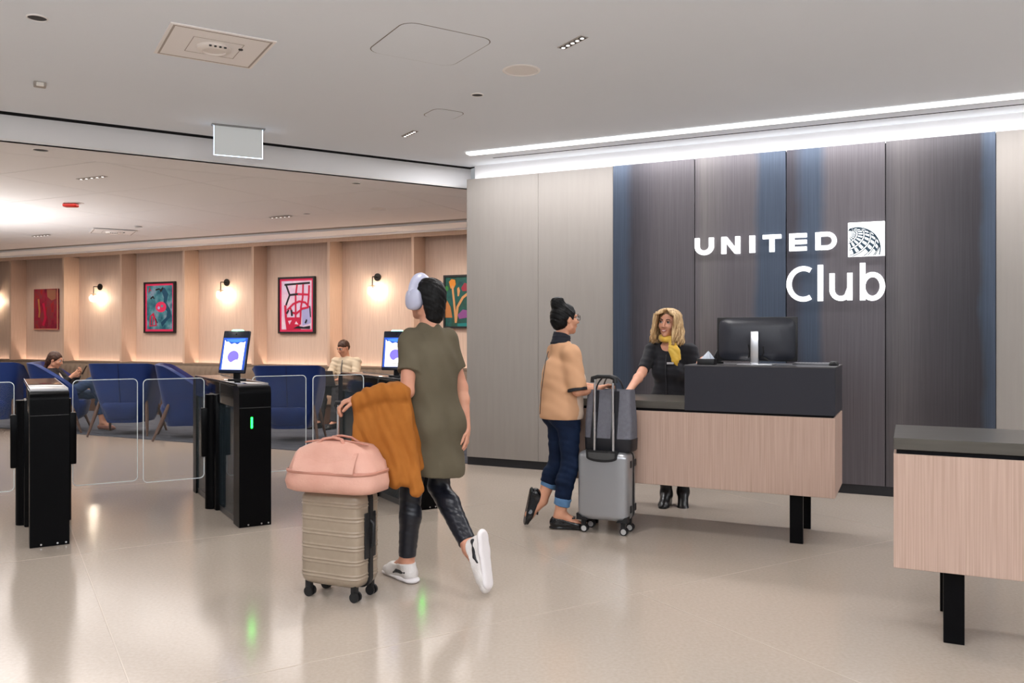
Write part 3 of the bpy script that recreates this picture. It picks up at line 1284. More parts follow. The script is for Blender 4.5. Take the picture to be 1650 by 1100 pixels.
m.grid(tuft, nrib * 6, 6)
m.bb((-LB, .6, .30), (LB, .935, .862))
m.build('tufted_back', M_TAUPE, bq, smooth=60)
xs = -LB
while xs < LB - .1:
    m = MB()
    m.bb((xs + .004, -.02, .30), (min(xs + 1.6, LB) - .004, .56, .45), .03, 3)
    m.build('seat_cushion', M_TANSEAT, bq, smooth=40)
    xs += 1.6
m = MB()
m.bb((-LB, .03, 0), (LB, .66, .30))
m.build('base', M_BROWN, bq, smooth=0)
# ------------------------------------------------------------------ people
M_SKIN_T = mat('skin_warm', rgb(204, 150, 124), .5, spec=.35, col2=rgb(190, 132, 108), nscale=9)
M_SKIN_G = mat('skin_tan', rgb(214, 158, 128), .5, spec=.35, col2=rgb(200, 140, 112), nscale=9)
M_SKIN_A = mat('skin_peach', rgb(222, 166, 138), .48, spec=.4, col2=rgb(208, 146, 120), nscale=9)
M_LIP = mat('lips', rgb(190, 104, 96), .4)
M_TEETH = mat('teeth', rgb(240, 232, 224), .3)
M_EYEW = mat('eye_white', rgb(235, 230, 225), .25)
M_IRIS = mat('iris', rgb(40, 26, 20), .2)
M_BROW = mat('brow_hair', rgb(64, 44, 36), .7)
M_HAIRB = mat('black_hair', (.004, .0035, .004), .45, spec=.15, col2=(.012, .012, .012), nscale=12, scale=(5, 5, 1), bump=.5)
M_HAIRBR = mat('brown_hair', rgb(52, 34, 26), .45, spec=.4, col2=rgb(84, 56, 42), nscale=12, scale=(5, 5, 1), bump=.4)
M_HAIRBL = mat('blonde_hair', rgb(150, 112, 70), .42, spec=.45, col2=rgb(232, 200, 150), nscale=14, scale=(6, 6, .6), contrast=.18, bump=.3)
M_HAIRROOT = mat('dark_blonde_hair', rgb(92, 68, 48), .45, spec=.4, col2=rgb(140, 108, 74), nscale=14, scale=(6, 6, .6))


def V(*a):
    return np.array(a, float)


def unit(v):
    v = np.array(v, float)
    return v / np.linalg.norm(v)


def basis(f, u=(0, 0, 1)):
    f = unit(f)
    u = np.array(u, float)
    r = unit(np.cross(f, u))
    u = np.cross(r, f)
    return np.stack([r, f, u], 1)      # columns right, forward, up


def hand_prims(wr, fd, pn, side, size=1.0, curl=.35, spread=.10, thumb=.5, curls=None):
    """palm, four fingers of different lengths and a thumb; fd = finger direction, pn = palm normal, side = +1/-1 where the thumb sits across"""
    wr = np.array(wr, float)
    fd = unit(fd)
    c = unit(np.cross(fd, pn)) * side     # towards the thumb
    pn = unit(np.cross(c, fd)) * (1 if np.dot(np.cross(c, fd), pn) > 0 else -1)
    s = size
    P = [rc(wr - fd * .01, wr + fd * .03 * s, .024 * s, .031 * s, .015, pn, 1.4),
         rc(wr + fd * .03 * s + c * .012 * s, wr + fd * .078 * s + c * .014 * s, .027 * s, .024 * s, .012, pn, 1.9),
         rc(wr + fd * .03 * s - c * .012 * s, wr + fd * .074 * s - c * .016 * s, .027 * s, .023 * s, .012, pn, 1.9)]
    L = [.043, .047, .044, .035]
    for i in range(4):
        off = (.030 - .020 * i)
        b = wr + fd * (.082 - .004 * abs(i - 1.2)) * s + c * off * s
        d = unit(fd + c * spread * (1.5 - i) * .6)
        cu = curls[i] if curls else curl
        ang = cu * .8
        p = b
        rr = .0092 * s
        for seg, ln in enumerate((L[i], L[i] * .62, L[i] * .5)):
            d2 = d * math.cos(ang) + pn * math.sin(ang)
            q = p + d2 * ln * s
            P.append(rc(p, q, rr, rr * .92, .004))
            p = q
            rr *= .92
            ang += cu * (1.0 if seg == 0 else .8)
    tb_ = wr + fd * .022 * s + c * .026 * s
    d1 = unit(fd * .75 + c * .75 + pn * thumb * .5)
    t1 = tb_ + d1 * .038 * s
    d2 = unit(fd * 1.0 + c * (.35 - .3 * thumb) + pn * thumb * .6)
    t2 = t1 + d2 * .032 * s
    t3 = t2 + unit(d2 + pn * .2 - c * .1) * .024 * s
    P += [rc(wr + fd * .01, tb_, .018 * s, .015 * s, .01), rc(tb_, t1, .0135 * s, .0115 * s, .007), rc(t1, t2, .0112 * s, .0102 * s, .004), rc(t2, t3, .0102 * s, .008 * s, .004)]
    return P


def head_prims(c, R, s=1.0, fem=True):
    def h(x, y, z):
        return np.array(c) + R @ (np.array((x, y, z), float) * s)
    jw = .92 if fem else 1.05
    P = [el(h(0, -.012, .032), V(.073, .090, .080) * s, R, .02),
         el(h(0, .026, -.022), V(.060 * jw, .066, .080) * s, R, .025),
         el(h(0, .040, -.076), V(.040 * jw, .042, .034) * s, R, .025),
         el(h(0, .066, -.098), V(.019 * jw, .017, .014) * s, R, .02)]
    for sx in (-1, 1):
        P += [el(h(sx * .036, .060, -.024), V(.022, .024, .022) * s, R, .02),
              sub(el(h(sx * .031, .100, .010), V(.019, .014, .011) * s, R, .012)),
              rc(h(sx * .012, .090, .026), h(sx * .046, .078, .028), .007 * s, .006 * s, .010),
              rc(h(sx * .045, .01, -.07), h(sx * .050 * jw, -.01, -.04), .02 * s, .02 * s, .02),
              el(h(sx * .073, -.008, -.004), V(.010, .019, .031) * s, R, .006),
              rc(h(sx * .012, .097, -.030), h(sx * .010, .103, -.029), .008 * s, .007 * s, .006)]
    P += [rc(h(0, .090, .014), h(0, .110, -.022), .0075 * s, .0105 * s, .010),
          el(h(0, .111, -.026), V(.011, .010, .009) * s, R, .006),
          el(h(0, .090, -.053), V(.022, .009, .0055) * s, R, .006),
          el(h(0, .088, -.063), V(.019, .009, .006) * s, R, .006)]
    return P, h


def face_parts(root, h, R, s, brow=True, smile=False):
    for sx in (-1, 1):
        bm = bmesh.new()
        bmesh.ops.create_uvsphere(bm, u_segments=16, v_segments=10, radius=.0122 * s)
        m = MB()
        m.bm(bm, Matrix.Translation(Vector(h(sx * .031, .0835, .010))))
        e = m.build('eye', M_EYEW, root, smooth=180)
        bm = bmesh.new()
        bmesh.ops.create_uvsphere(bm, u_segments=12, v_segments=8, radius=.0080 * s)
        m = MB()
        m.bm(bm, Matrix.Translation(Vector(h(sx * .031, .0900, .010))))
        m.build('iris', M_IRIS, e, smooth=180)
        m = MB()
        m.tube([h(sx * .018, .0955, .0165), h(sx * .031, .0985, .0195), h(sx * .046, .0885, .0155)], [.0022 * s, .0034 * s, .0020 * s], 6)
        m.build('lash', M_IRIS, e, smooth=180)
        if brow:
            m = MB()
            m.tube([h(sx * .014, .0985, .030), h(sx * .030, .0985, .037), h(sx * .049, .083, .031)], [.0032 * s, .0036 * s, .0016 * s], 6)
            m.build('eyebrow', M_BROW, root, smooth=180)
    m = MB()
    if smile:
        m.tube([h(-.024, .0855, -.049), h(-.012, .0955, -.0535), h(0, .0985, -.0545), h(.012, .0955, -.0535), h(.024, .0855, -.049)], [.0015, .003, .0032, .003, .0015], 8)
        m.tube([h(-.024, .0850, -.0505), h(-.012, .0935, -.0645), h(0, .0965, -.068), h(.012, .0935, -.0645), h(.024, .0850, -.0505)], [.0015, .0034, .004, .0034, .0015], 8)
        m.build('lips', M_LIP, root, smooth=180)
        m = MB()
        m.tube([h(-.020, .0868, -.0515), h(-.010, .0945, -.0575), h(0, .0968, -.0605), h(.010, .0945, -.0575), h(.020, .0868, -.0515)], [.002, .0046, .005, .0046, .002], 8)
        m.build('teeth', M_TEETH, root, smooth=180)
    else:
        m.tube([h(-.021, .0875, -.0565), h(-.008, .0965, -.0535), h(0, .0975, -.0545), h(.008, .0965, -.0535), h(.021, .0875, -.0565)], [.0015, .003, .003, .003, .0015], 8)
        m.tube([h(-.018, .0880, -.0590), h(0, .0965, -.0630), h(.018, .0880, -.0590)], [.0015, .004, .0015], 8)
        m.build('lips', M_LIP, root, smooth=180)


def foot_prims(ank, toe_dir, sole_dir=(0, 0, -1), L=.24, w=1.0):
    """heel, arch, ball and toes; ank = ankle joint"""
    t = unit(toe_dir)
    dn = unit(np.array(sole_dir, float))
    a = np.array(ank, float)
    heel = a + dn * .060 - t * .035
    ball = a + dn * .072 + t * (L * .56)
    toe = a + dn * .078 + t * (L * .74)
    return [rc(a, heel, .036 * w, .030 * w, .02), rc(a + t * .01, ball, .036 * w, .030 * w, .02), rc(heel, ball, .029 * w, .032 * w, .015),
            rc(ball, toe, .036 * w, .026 * w, .015, dn, 1.35)]


def body_prims(J, s=1.0, fem=True):
    """grouped parts of one continuous figure from joint positions"""
    g = {}
    R = J['R']
    pel, chest, neck = J['pelvis'], J['chest'], J['neck']
    up = unit(chest - pel)
    Rt = basis(J['f'], up)
    r, f = Rt[:, 0], Rt[:, 1]
    hipw = .165 if fem else .155
    waist = pel * .5 + chest * .5
    bust = []
    if fem:
        for sx in (-1, 1):
            bust.append(el(chest + Rt @ V(sx * .068, .085, -.045) * s, V(.058, .052, .058) * s, Rt, .04))
    sw = .145 if fem else .165
    g['torso'] = [el(pel + Rt @ V(0, -.012, .0) * s, V(hipw, .118, .115) * s, Rt, .05),
                  el(waist, V(.122 if fem else .14, .098, .15) * s, Rt, .06),
                  el(chest, V(sw, .108, .155) * s, Rt, .06)] + bust
    g['butt'] = [el(pel + Rt @ V(sx * .07, -.055, -.05) * s, V(.085, .085, .085) * s, Rt, .04) for sx in (-1, 1)]
    g['yoke'] = [rc(J['shL'], J['shR'], .052 * s, .052 * s, .05, f, 1.1), rc(neck - up * .02, (J['shL'] + J['shR']) / 2, .058 * s, .06 * s, .05)]
    hc = J['head']
    Rh = J['Rh']
    g['neck'] = [rc(neck, hc + Rh @ V(0, -.018, -.06) * s, .054 * s * (1 if fem else 1.1), .05 * s * (1 if fem else 1.1), .03)]
    hp, h = head_prims(hc, Rh, s * J.get('hs', 1.0), fem)
    g['head'] = hp
    g['h'] = h
    for S_ in 'LR':
        sh, e, w = J['sh' + S_], J['el' + S_], J['wr' + S_]
        k = 1.0 if fem else 1.12
        g['ua' + S_] = [rc(sh, e, .048 * s * k, .038 * s * k, .03)]
        m = e * .7 + w * .3
        g['fa' + S_] = [rc(e, m, .037 * s * k, .038 * s * k, .02), rc(m, w, .038 * s * k, .025 * s * k, .02)]
        hp_, kn, an = J['hip' + S_], J['kn' + S_], J['an' + S_]
        g['th' + S_] = [rc(hp_, kn, .088 * s, .055 * s, .04)]
        kd = unit(an - kn)
        back = -J['f']
        back = unit(back - kd * np.dot(back, kd) + 1e-6)
        calf = kn * .68 + an * .32 + back * .016
        g['sh_' + S_] = [rc(kn, an, .053 * s, .036 * s, .03), rc(kn * .85 + an * .15, calf, .045 * s, .050 * s, .03), rc(calf, an, .050 * s, .034 * s, .03)]
        g['ft' + S_] = foot_prims(an, J['toe' + S_], J.get('sole' + S_, (0, 0, -1)), J.get('fl', .24))
        hd = J.get('hand' + S_)
        if hd:
            g['hd' + S_] = hand_prims(w, **hd)
        else:
            g['hd' + S_] = hand_prims(w, unit(w - e), J['f'] if S_ == 'L' else J['f'], 1)
    return g


ALLB = ['torso', 'butt', 'yoke', 'neck', 'head', 'uaL', 'uaR', 'faL', 'faR', 'thL', 'thR', 'sh_L', 'sh_R', 'ftL', 'ftR', 'hdL', 'hdR']


def pick(g, names):
    out = []
    for n in names:
        out += g[n]
    return out


def person_root(label, origin):
    return thing('person', label, 'person', origin, 0)


def mk(J, origin):
    """joint tuples in place coordinates -> arrays relative to the root"""
    o = np.array(origin, float)
    out = {}
    for k, v in J.items():
        if k in ('f', 'R', 'Rh', 'hs', 'fl', 'handL', 'handR') or k.startswith('toe') or k.startswith('sole'):
            out[k] = v if k in ('hs', 'fl', 'handL', 'handR', 'R', 'Rh') else np.array(v, float)
        else:
            out[k] = np.array(v, float) - o
    return out


def shoe_prims(g, side, grow):
    return grown(g['ft' + side], grow)


# =========================================================== the agent behind the desk
o = (1.30, 6.86, 0.0)
fA = unit((-.42, -.9, 0))
J = mk(dict(f=fA, R=None, pelvis=(1.305, 6.88, .86), chest=(1.300, 6.875, 1.135), neck=(1.302, 6.885, 1.315),
            shL=(1.452, 6.82, 1.262), shR=(1.158, 6.945, 1.262), elL=(1.535, 6.74, 1.04), wrL=(1.49, 6.51, 1.203),
            elR=(1.05, 6.77, 1.085), wrR=(.915, 6.545, .958),
            head=(1.281, 6.855, 1.488), Rh=basis((-.52, -.85, -.03), (.10, .0, 1)),
            hipL=(1.38, 6.85, .83), hipR=(1.225, 6.92, .83), knL=(1.40, 6.82, .46), knR=(1.25, 6.86, .46), anL=(1.405, 6.87, .105), anR=(1.27, 6.88, .085),
            toeL=(-.2, -.95, -.35), toeR=(-.35, -.93, 0), fl=.22,
            handL=dict(fd=(-.35, -.9, -.12), pn=(0, 0, -1), side=1, size=.9, curl=.2), handR=dict(fd=(-.35, -.9, -.25), pn=(0, -.25, -1), side=-1, size=.9, curl=.15)), o)
root = person_root('smiling blonde person in a black dress and yellow neck scarf behind the desk', o)
g = body_prims(J, .97)
sdf_mesh('body', pick(g, ALLB), .0045, M_SKIN_A, root)
h = g['h']
face_parts(root, h, J['Rh'], .97, smile=True)
M_DRESS = mat('black_dress_fabric', (.014, .014, .018), .75, spec=.25, sheen=.1, bump=.1, nscale=120)
dr = grown(pick(g, ['torso', 'yoke']), .009) + [rc(J['pelvis'] + V(0, 0, .02), J['pelvis'] + V(0, .0, -.30), .150, .165, .05, fA, 1.35)]
for S_ in 'LR':
    a, b = J['sh' + S_], J['el' + S_]
    e_ = a + (b - a) * .86
    dr += [rc(a, b, .054, .048, .03, clip=[(e_, b - a)])]
neckc = J['neck'] + V(-.025, -.055, .03)
dr += [sub(rc(neckc, neckc + V(-.02, -.05, .04), .085, .09, .012))]
dress = sdf_mesh('dress', dr, .0055, M_DRESS, root, clips=[(J['pelvis'] + V(0, 0, -.36), (0, 0, -1))], disp=folds(.0025, (.2, .1, 1), 55, 1))
m = MB()
Rt = basis(fA)


def onA(x, y, z):
    return Vector(J['chest'] + Rt @ V(x, y, z))


m.tube([onA(-.0, .128, .10), onA(-.0, .150, .02), onA(-.0, .158, -.05), onA(0, .128, -.13), onA(.0, .125, -.25), onA(0, .135, -.36)], .0035, 6)
m.build('front_placket', mat('placket_black', (.03, .03, .036), .6), dress, smooth=180)
m = MB()
m.box((0, 0, 0), (.056, .004, .016), .001, 1, Matrix.Translation(onA(-.036, .140, .030)) @ Matrix(basis(fA).tolist()).to_4x4())
m.build('name_badge', mat('badge_silver', rgb(200, 200, 205), .3, metal=.3), dress, smooth=0)
# yellow scarf: band, knot and two tails
M_SCARF = mat('yellow_silk', rgb(226, 176, 52), .45, spec=.4, col2=rgb(244, 206, 96), nscale=14, sheen=.3)
nc = J['neck'] + V(-.008, -.012, .058)
ring = []
for k in range(18):
    a0, a1 = 2 * math.pi * k / 18, 2 * math.pi * (k + 1) / 18
    p0 = nc + Rt @ V(.060 * math.cos(a0), .064 * math.sin(a0), -.016 * math.sin(a0))
    p1 = nc + Rt @ V(.060 * math.cos(a1), .064 * math.sin(a1), -.016 * math.sin(a1))
    ring.append(rc(p0, p1, .026, .026, .012))
kn = nc + Rt @ V(-.034, .082, -.018)
ring += [el(kn, V(.030, .024, .026), Rt, .012),
         rc(kn, kn + Rt @ V(-.020, .030, -.08), .020, .034, .012, fA, 2.0), rc(kn + Rt @ V(-.020, .030, -.08), kn + Rt @ V(-.045, .034, -.165), .034, .030, .015, fA, 2.4),
         rc(kn + Rt @ V(-.045, .034, -.165), kn + Rt @ V(-.055, .03, -.205), .028, .010, .012, fA, 2.4),
         rc(kn, kn + Rt @ V(-.05, .028, -.09), .018, .030, .012, fA, 2.2), rc(kn + Rt @ V(-.05, .028, -.09), kn + Rt @ V(-.075, .03, -.15), .028, .016, .012, fA, 2.4)]
sdf_mesh('neck_scarf', ring, .004, M_SCARF, root, disp=folds(.003, (.8, .3, .5), 110, 2, (.2, .2, 1)))
# wavy shoulder length hair: a scalp cap plus individual wavy locks
Rh = J['Rh']
cap = [el(h(0, -.022, .040), V(.084, .094, .084), Rh, .02), el(h(0, -.045, -.03), V(.082, .075, .10), Rh, .03)]
cap += [sub(el(h(-.006, .075, -.02), V(.069, .064, .094), Rh, .012))]
hair = sdf_mesh('hair', cap, .0055, M_HAIRROOT, root, disp=folds(.002, (1, .2, .1), 160, 1))
rl = random.Random(5)
lm = MB()
for i in range(150):
    q = i / 149
    az = -150 + 300 * q + rl.uniform(-5, 5)             # around the head, 0 = behind
    a = math.radians(az)
    lay = rl.uniform(0, 1)
    side = 1 if az > 0 else -1
    top = (rl.uniform(-.010, .014) + .012 * math.sin(a), rl.uniform(-.03, .035) if abs(az) > 60 else rl.uniform(-.05, .0), .112 + .006 * lay)
    rx, ry = .088 + .016 * lay, .098 + .012 * lay
    fx, fy = math.sin(a), -math.cos(a)
    end_z = -.145 - .03 * rl.random() - (.02 if abs(az) < 90 else 0)
    pts, rs = [], []
    n = 16
    ph1 = rl.uniform(0, 6)
    for k in range(n + 1):
        t = k / n
        if t < .30:
            w = math.sin(t / .30 * math.pi / 2)
            x = top[0] + (fx * rx - top[0]) * w
            y = top[1] + (fy * ry - top[1]) * w
            z = top[2] - .062 * (1 - math.cos(t / .30 * math.pi / 2))
        else:
            u = (t - .30) / .70
            z = .050 + (end_z - .050) * u
            fl_ = 1 + .26 * math.sin(u * math.pi * .62)
            x = fx * rx * fl_
            y = fy * ry * fl_ - .004 * u
            amp = .017 * (0.25 + u)
            x += amp * math.sin(ph1 + u * 9.5) * (.5 + .5 * abs(math.cos(a)))
            y += amp * math.cos(ph1 + u * 9.5) * (.5 + .5 * abs(math.sin(a)))
        # keep the locks off the face
        if y > .045 and abs(x) < .080 and z < .088:
            x = side * (.080 + .012 * lay)
        pts.append(Vector(h(x, y, z)))
        rs.append((.0075 + .004 * lay) * (1.0 - .55 * t) + .0015)
    lm.tube(pts, rs, 6)
lm.build('hair_locks', M_HAIRBL, hair, smooth=180)['kind'] = 'stuff'
M_BOOT = mat('black_boot_leather', (.008, .008, .009), .3, spec=.5)
for S_ in 'LR':
    an, kn_ = J['an' + S_], J['kn' + S_]
    sdf_mesh('boot', grown(g['ft' + S_], .009) + [rc(an, an * .45 + kn_ * .55, .045, .055, .03)], .006, M_BOOT, root)

# =========================================================== the guest at the desk
o = (.37, 6.06, 0.0)
fG = unit((.93, .36, 0))
J = mk(dict(f=fG, R=None, pelvis=(.372, 6.08, .855), chest=(.372, 6.075, 1.105), neck=(.355, 6.07, 1.325),
            shL=(.330, 6.20, 1.262), shR=(.420, 5.94, 1.258), elL=(.43, 6.28, 1.02), wrL=(.63, 6.26, 1.00),
            elR=(.462, 5.905, 1.00), wrR=(.625, 6.03, 1.005),
            head=(.388, 6.09, 1.508), Rh=basis((.90, .43, .02), (0, 0, 1)),
            hipL=(.345, 6.15, .82), hipR=(.405, 6.01, .82), knL=(.335, 6.16, .45), knR=(.415, 5.995, .465), anL=(.222, 6.14, .185), anR=(.345, 6.02, .105),
            toeL=(-.20, -.10, -.97), soleL=(-.95, -.2, .2), toeR=(.98, -.16, 0), fl=.22,
            handL=dict(fd=(.9, .1, -.1), pn=(0, 0, -1), side=1, size=.85), handR=dict(fd=(.85, .42, .30), pn=(.3, -.2, -.9), side=1, size=.9, curl=.55)), o)
root = person_root('person in a cropped tan top and rolled jeans, dark hair in a top bun', o)
g = body_prims(J, .94)
sdf_mesh('body', pick(g, ALLB), .0045, M_SKIN_G, root)
h = g['h']
face_parts(root, h, J['Rh'], .94)
M_TAN = mat('tan_fabric', rgb(204, 158, 122), .8, spec=.2, bump=.08, nscale=200)
M_TANW = mat('ivory_mesh_fabric', rgb(214, 192, 172), .8, spec=.2)
tp = grown(pick(g, ['torso', 'yoke']), .018) + [rc(J['chest'] - V(0, 0, .02) - fG * .02, J['pelvis'] + V(0, 0, -.02) - fG * .015, .150, .172, .06, fG, 1.12)]
for S_ in 'LR':
    a, b = J['sh' + S_], J['el' + S_]
    tp += [rc(a, b + (b - a) * .1, .068, .072, .035, clip=[(b - (b - a) * .06, b - a)])]
Rg = basis(fG)
top = sdf_mesh('top', tp, .005, [M_TAN, M_TANW], root, clips=[(J['pelvis'] + V(0, 0, -.065), (0, 0, -1)), (J['neck'] + V(0, 0, .045), (0, 0, 1))],
               disp=folds(.0035, (.4, .3, .8), 42, 3, (.9, .1, .2)), matfn=lambda C: (((C - J['chest']) @ Rg[:, 1]) > .035) * (np.abs((C - J['chest']) @ Rg[:, 0]) < .17))
m = MB()


def onG(x, y, z):
    return Vector(J['chest'] + Rg @ V(x, y, z))


m.tube([onG(0, -.118, .17), onG(0, -.139, .10), onG(0, -.157, .0), onG(0, -.174, -.12), onG(0, -.184, -.28)], .0028, 6)
m.build('back_zip', mat('zip_black', (.02, .02, .022), .4), top, smooth=180)
for S_ in 'LR':
    a, b = J['sh' + S_], J['el' + S_]
    c0 = b - (b - a) * .10
    sdf_mesh('sleeve_cuff', [rc(a + (b - a) * .7, b + (b - a) * .3, .0700, .0725, .01, clip=[(b + (b - a) * .01, b - a), (b - (b - a) * .075, a - b)])], .005, mat('black_knit', (.016, .016, .02), .8), top)
col_ = [rc(J['neck'] + V(-.006, 0, .0), J['neck'] + V(.012, .006, .085), .070, .062, .02, clip=[(J['neck'] + V(0, 0, .080), (.25, .1, 1)), (J['neck'] + V(0, 0, .0), (0, 0, -1))])]
sdf_mesh('turtleneck', col_, .005, mat('navy_knit', rgb(20, 24, 36), .8, bump=.2, nscale=160), root, disp=folds(.003, (0, .1, 1), 120, 1))
M_DENIM = mat('dark_denim', rgb(13, 23, 44), .8, spec=.2, col2=rgb(21, 37, 64), nscale=8, bump=.15, bscale=260)
M_DENIML = mat('light_denim_cuff', rgb(92, 128, 166), .85, spec=.2, bump=.2, nscale=160)
jn = grown(pick(g, ['butt']), .006) + [el(J['pelvis'], V(.145, .112, .10), Rg, .04)]
for S_, zc in (('R', .31), ('L', .47)):
    kn_, an = J['kn' + S_], J['an' + S_]
    e_ = an + (kn_ - an) * zc
    jn += grown(g['th' + S_], .008) + grown(g['sh_' + S_], .012, clip=[(e_, an - kn_)])
jeans = sdf_mesh('jeans', jn, .005, M_DENIM, root, clips=[(J['pelvis'] + V(0, 0, .06), (0, 0, 1))], disp=folds(.003, (.3, .2, .9), 60, 2))
for S_, zc in (('R', .31), ('L', .47)):
    kn_, an = J['kn' + S_], J['an' + S_]
    lo_, hi_ = an + (kn_ - an) * (zc - .13), an + (kn_ - an) * (zc + .03)
    sdf_mesh('rolled_cuff', [rc(lo_, hi_, .058, .061, .01, clip=[(lo_, lo_ - hi_), (hi_, hi_ - lo_)])], .005, M_DENIML, jeans, disp=folds(.002, (.5, .5, .6), 90, 1))
M_PATENT = mat('black_patent', (.008, .008, .009), .12, spec=.6)
for S_ in 'RL':
    t_ = unit(J['toe' + S_])
    dn = unit(J.get('sole' + S_, V(0, 0, -1)))
    an = J['an' + S_]
    shp = grown(g['ft' + S_], .008, clip=[(an + dn * .028 - t_ * .02, -dn + t_ * .22)])
    sole_c = an + dn * .095
    shp += [rc(sole_c - t_ * .045, sole_c + t_ * .16, .034, .040, .01, dn, 2.6)]
    lf = sdf_mesh('loafer', shp, .0045, M_PATENT, root, clips=[(an + dn * .105, dn)])
    m = MB()
    m.box((0, 0, 0), (.075, .022, .008), .003, 2, Matrix.Translation(Vector(an + t_ * .10 + dn * .022)) @ Matrix(np.stack([np.cross(t_, -dn), t_, -dn], 1).tolist()).to_4x4())
    m.build('loafer_strap', M_PATENT, lf, smooth=30)
Rh = J['Rh']
hs = [el(h(0, -.020, .036), V(.081, .097, .086), Rh, .02), el(h(0, -.052, -.018), V(.072, .062, .068), Rh, .03),
      sub(el(h(0, .088, -.03), V(.085, .060, .088), Rh, .012)), sub(el(h(.075, .005, -.02), V(.03, .026, .032), Rh, .008)), sub(el(h(-.075, .005, -.02), V(.03, .026, .032), Rh, .008)),
      el(h(0, -.064, .122), V(.055, .053, .050), Rh, .015)]
for k in range(9):
    a = k * .7
    hs.append(rc(h(.034 * math.cos(a), -.064 + .036 * math.sin(a), .10 + .008 * (k % 4)), h(.036 * math.cos(a + 1.2), -.064 + .038 * math.sin(a + 1.2), .125 + .012 * (k % 3)), .018, .016, .006))
sdf_mesh('hair', hs, .0045, M_HAIRB, root, disp=folds(.0022, (.3, .3, 1), 150, 1, (1, .4, .2)))
m = MB()
for sx in (-1, 1):
    pts = [Vector(h(sx * .032 + a, .106 - .25 * max(0, abs(sx * .032 + a) - .03), .008 + b)) for a, b in rrect(.052, .038, .015, 4)]
    m.tube(pts + [pts[0]], .0022, 6, cap=False)
    m.tube([h(sx * .058, .098, .014), h(sx * .074, .05, .012), h(sx * .078, -.01, .012)], .0026, 6)
m.tube([h(-.008, .107, .014), h(0, .112, .016), h(.008, .107, .014)], .0022, 6)
m.build('eyeglasses', mat('glasses_frame', (.02, .018, .02), .25), root, smooth=180)

# =========================================================== the traveler walking to the gates
o = (-.46, 4.75, 0.0)
fT = unit((-.62, .78, 0))
J = mk(dict(f=fT, R=None, pelvis=(-.452, 4.755, .935), chest=(-.466, 4.765, 1.215), neck=(-.472, 4.775, 1.435),
            shL=(-.570, 4.70, 1.362), shR=(-.378, 4.85, 1.362), elL=(-.575, 4.585, 1.085), wrL=(-.835, 4.55, 1.05),
            elR=(-.296, 4.87, 1.09), wrR=(-.262, 4.79, .86),
            head=(-.492, 4.795, 1.60), Rh=basis((-.86, .50, .03), (0, 0, 1)),
            hipL=(-.515, 4.70, .90), hipR=(-.385, 4.80, .90), knL=(-.575, 4.745, .50), knR=(-.425, 4.84, .52), anL=(-.598, 4.755, .107), anR=(-.228, 4.555, .235),
            toeL=(-.66, .75, 0), toeR=(.12, -.18, -.95), soleR=(.82, -.55, -.05), fl=.25,
            handL=dict(fd=(-.97, -.1, -.22), pn=(.1, .1, -1), side=1, size=.95, curl=.75, thumb=.9), handR=dict(fd=(.05, -.25, -1), pn=(-.9, .1, 0), side=-1, size=.95, curl=.5)), o)
root = person_root('walking person in an olive tunic and black leggings, pushing the beige suitcase', o)
g = body_prims(J, 1.0)
sdf_mesh('body', pick(g, ALLB), .005, M_SKIN_T, root)
h = g['h']
face_parts(root, h, J['Rh'], 1.0)
M_OLIVE = mat('olive_jersey', rgb(86, 78, 62), .85, spec=.2, col2=rgb(98, 90, 74), nscale=4, bump=.06, bscale=220)
Rt = basis(fT)
ts = grown(pick(g, ['torso', 'yoke']), .012) + grown(g['butt'], .014) + [rc(J['chest'] + V(0, 0, .0), J['pelvis'] + V(.03, -.02, -.30), .138, .168, .06, fT, 1.22)]
for S_ in 'LR':
    a, b = J['sh' + S_], J['el' + S_]
    e_ = a + (b - a) * .62
    ts += [rc(a, b + (b - a) * .1, .060, .066, .04, clip=[(e_, b - a)])]
hem = J['pelvis'] + V(0, 0, -.315)
sdf_mesh('tunic', ts, .006, M_OLIVE, root, clips=[(hem, (-.12, .06, -1)), (J['neck'] + V(0, 0, .035), (0, 0, 1))], disp=folds(.005, (.9, .4, .12), 34, 4, (.2, .3, 1)))
M_LEGG = mat('black_leggings', (.009, .010, .016), .34, spec=.5, bump=.1, nscale=30)
lg = grown(g['butt'], .004) + [el(J['pelvis'], V(.15, .115, .11), Rt, .04)]
for S_ in 'LR':
    kn_, an = J['kn' + S_], J['an' + S_]
    e_ = an + (kn_ - an) * .10
    lg += grown(g['th' + S_], .004) + grown(g['sh_' + S_], .005, clip=[(e_, an - kn_)])
sdf_mesh('leggings', lg, .0055, M_LEGG, root, disp=folds(.0016, (.2, .2, 1), 95, 2))
M_SNEAK = mat('white_sneaker_mesh', rgb(212, 206, 202), .6, bump=.25, nscale=140)
M_SOLE = mat('sneaker_sole', rgb(226, 220, 220), .5)
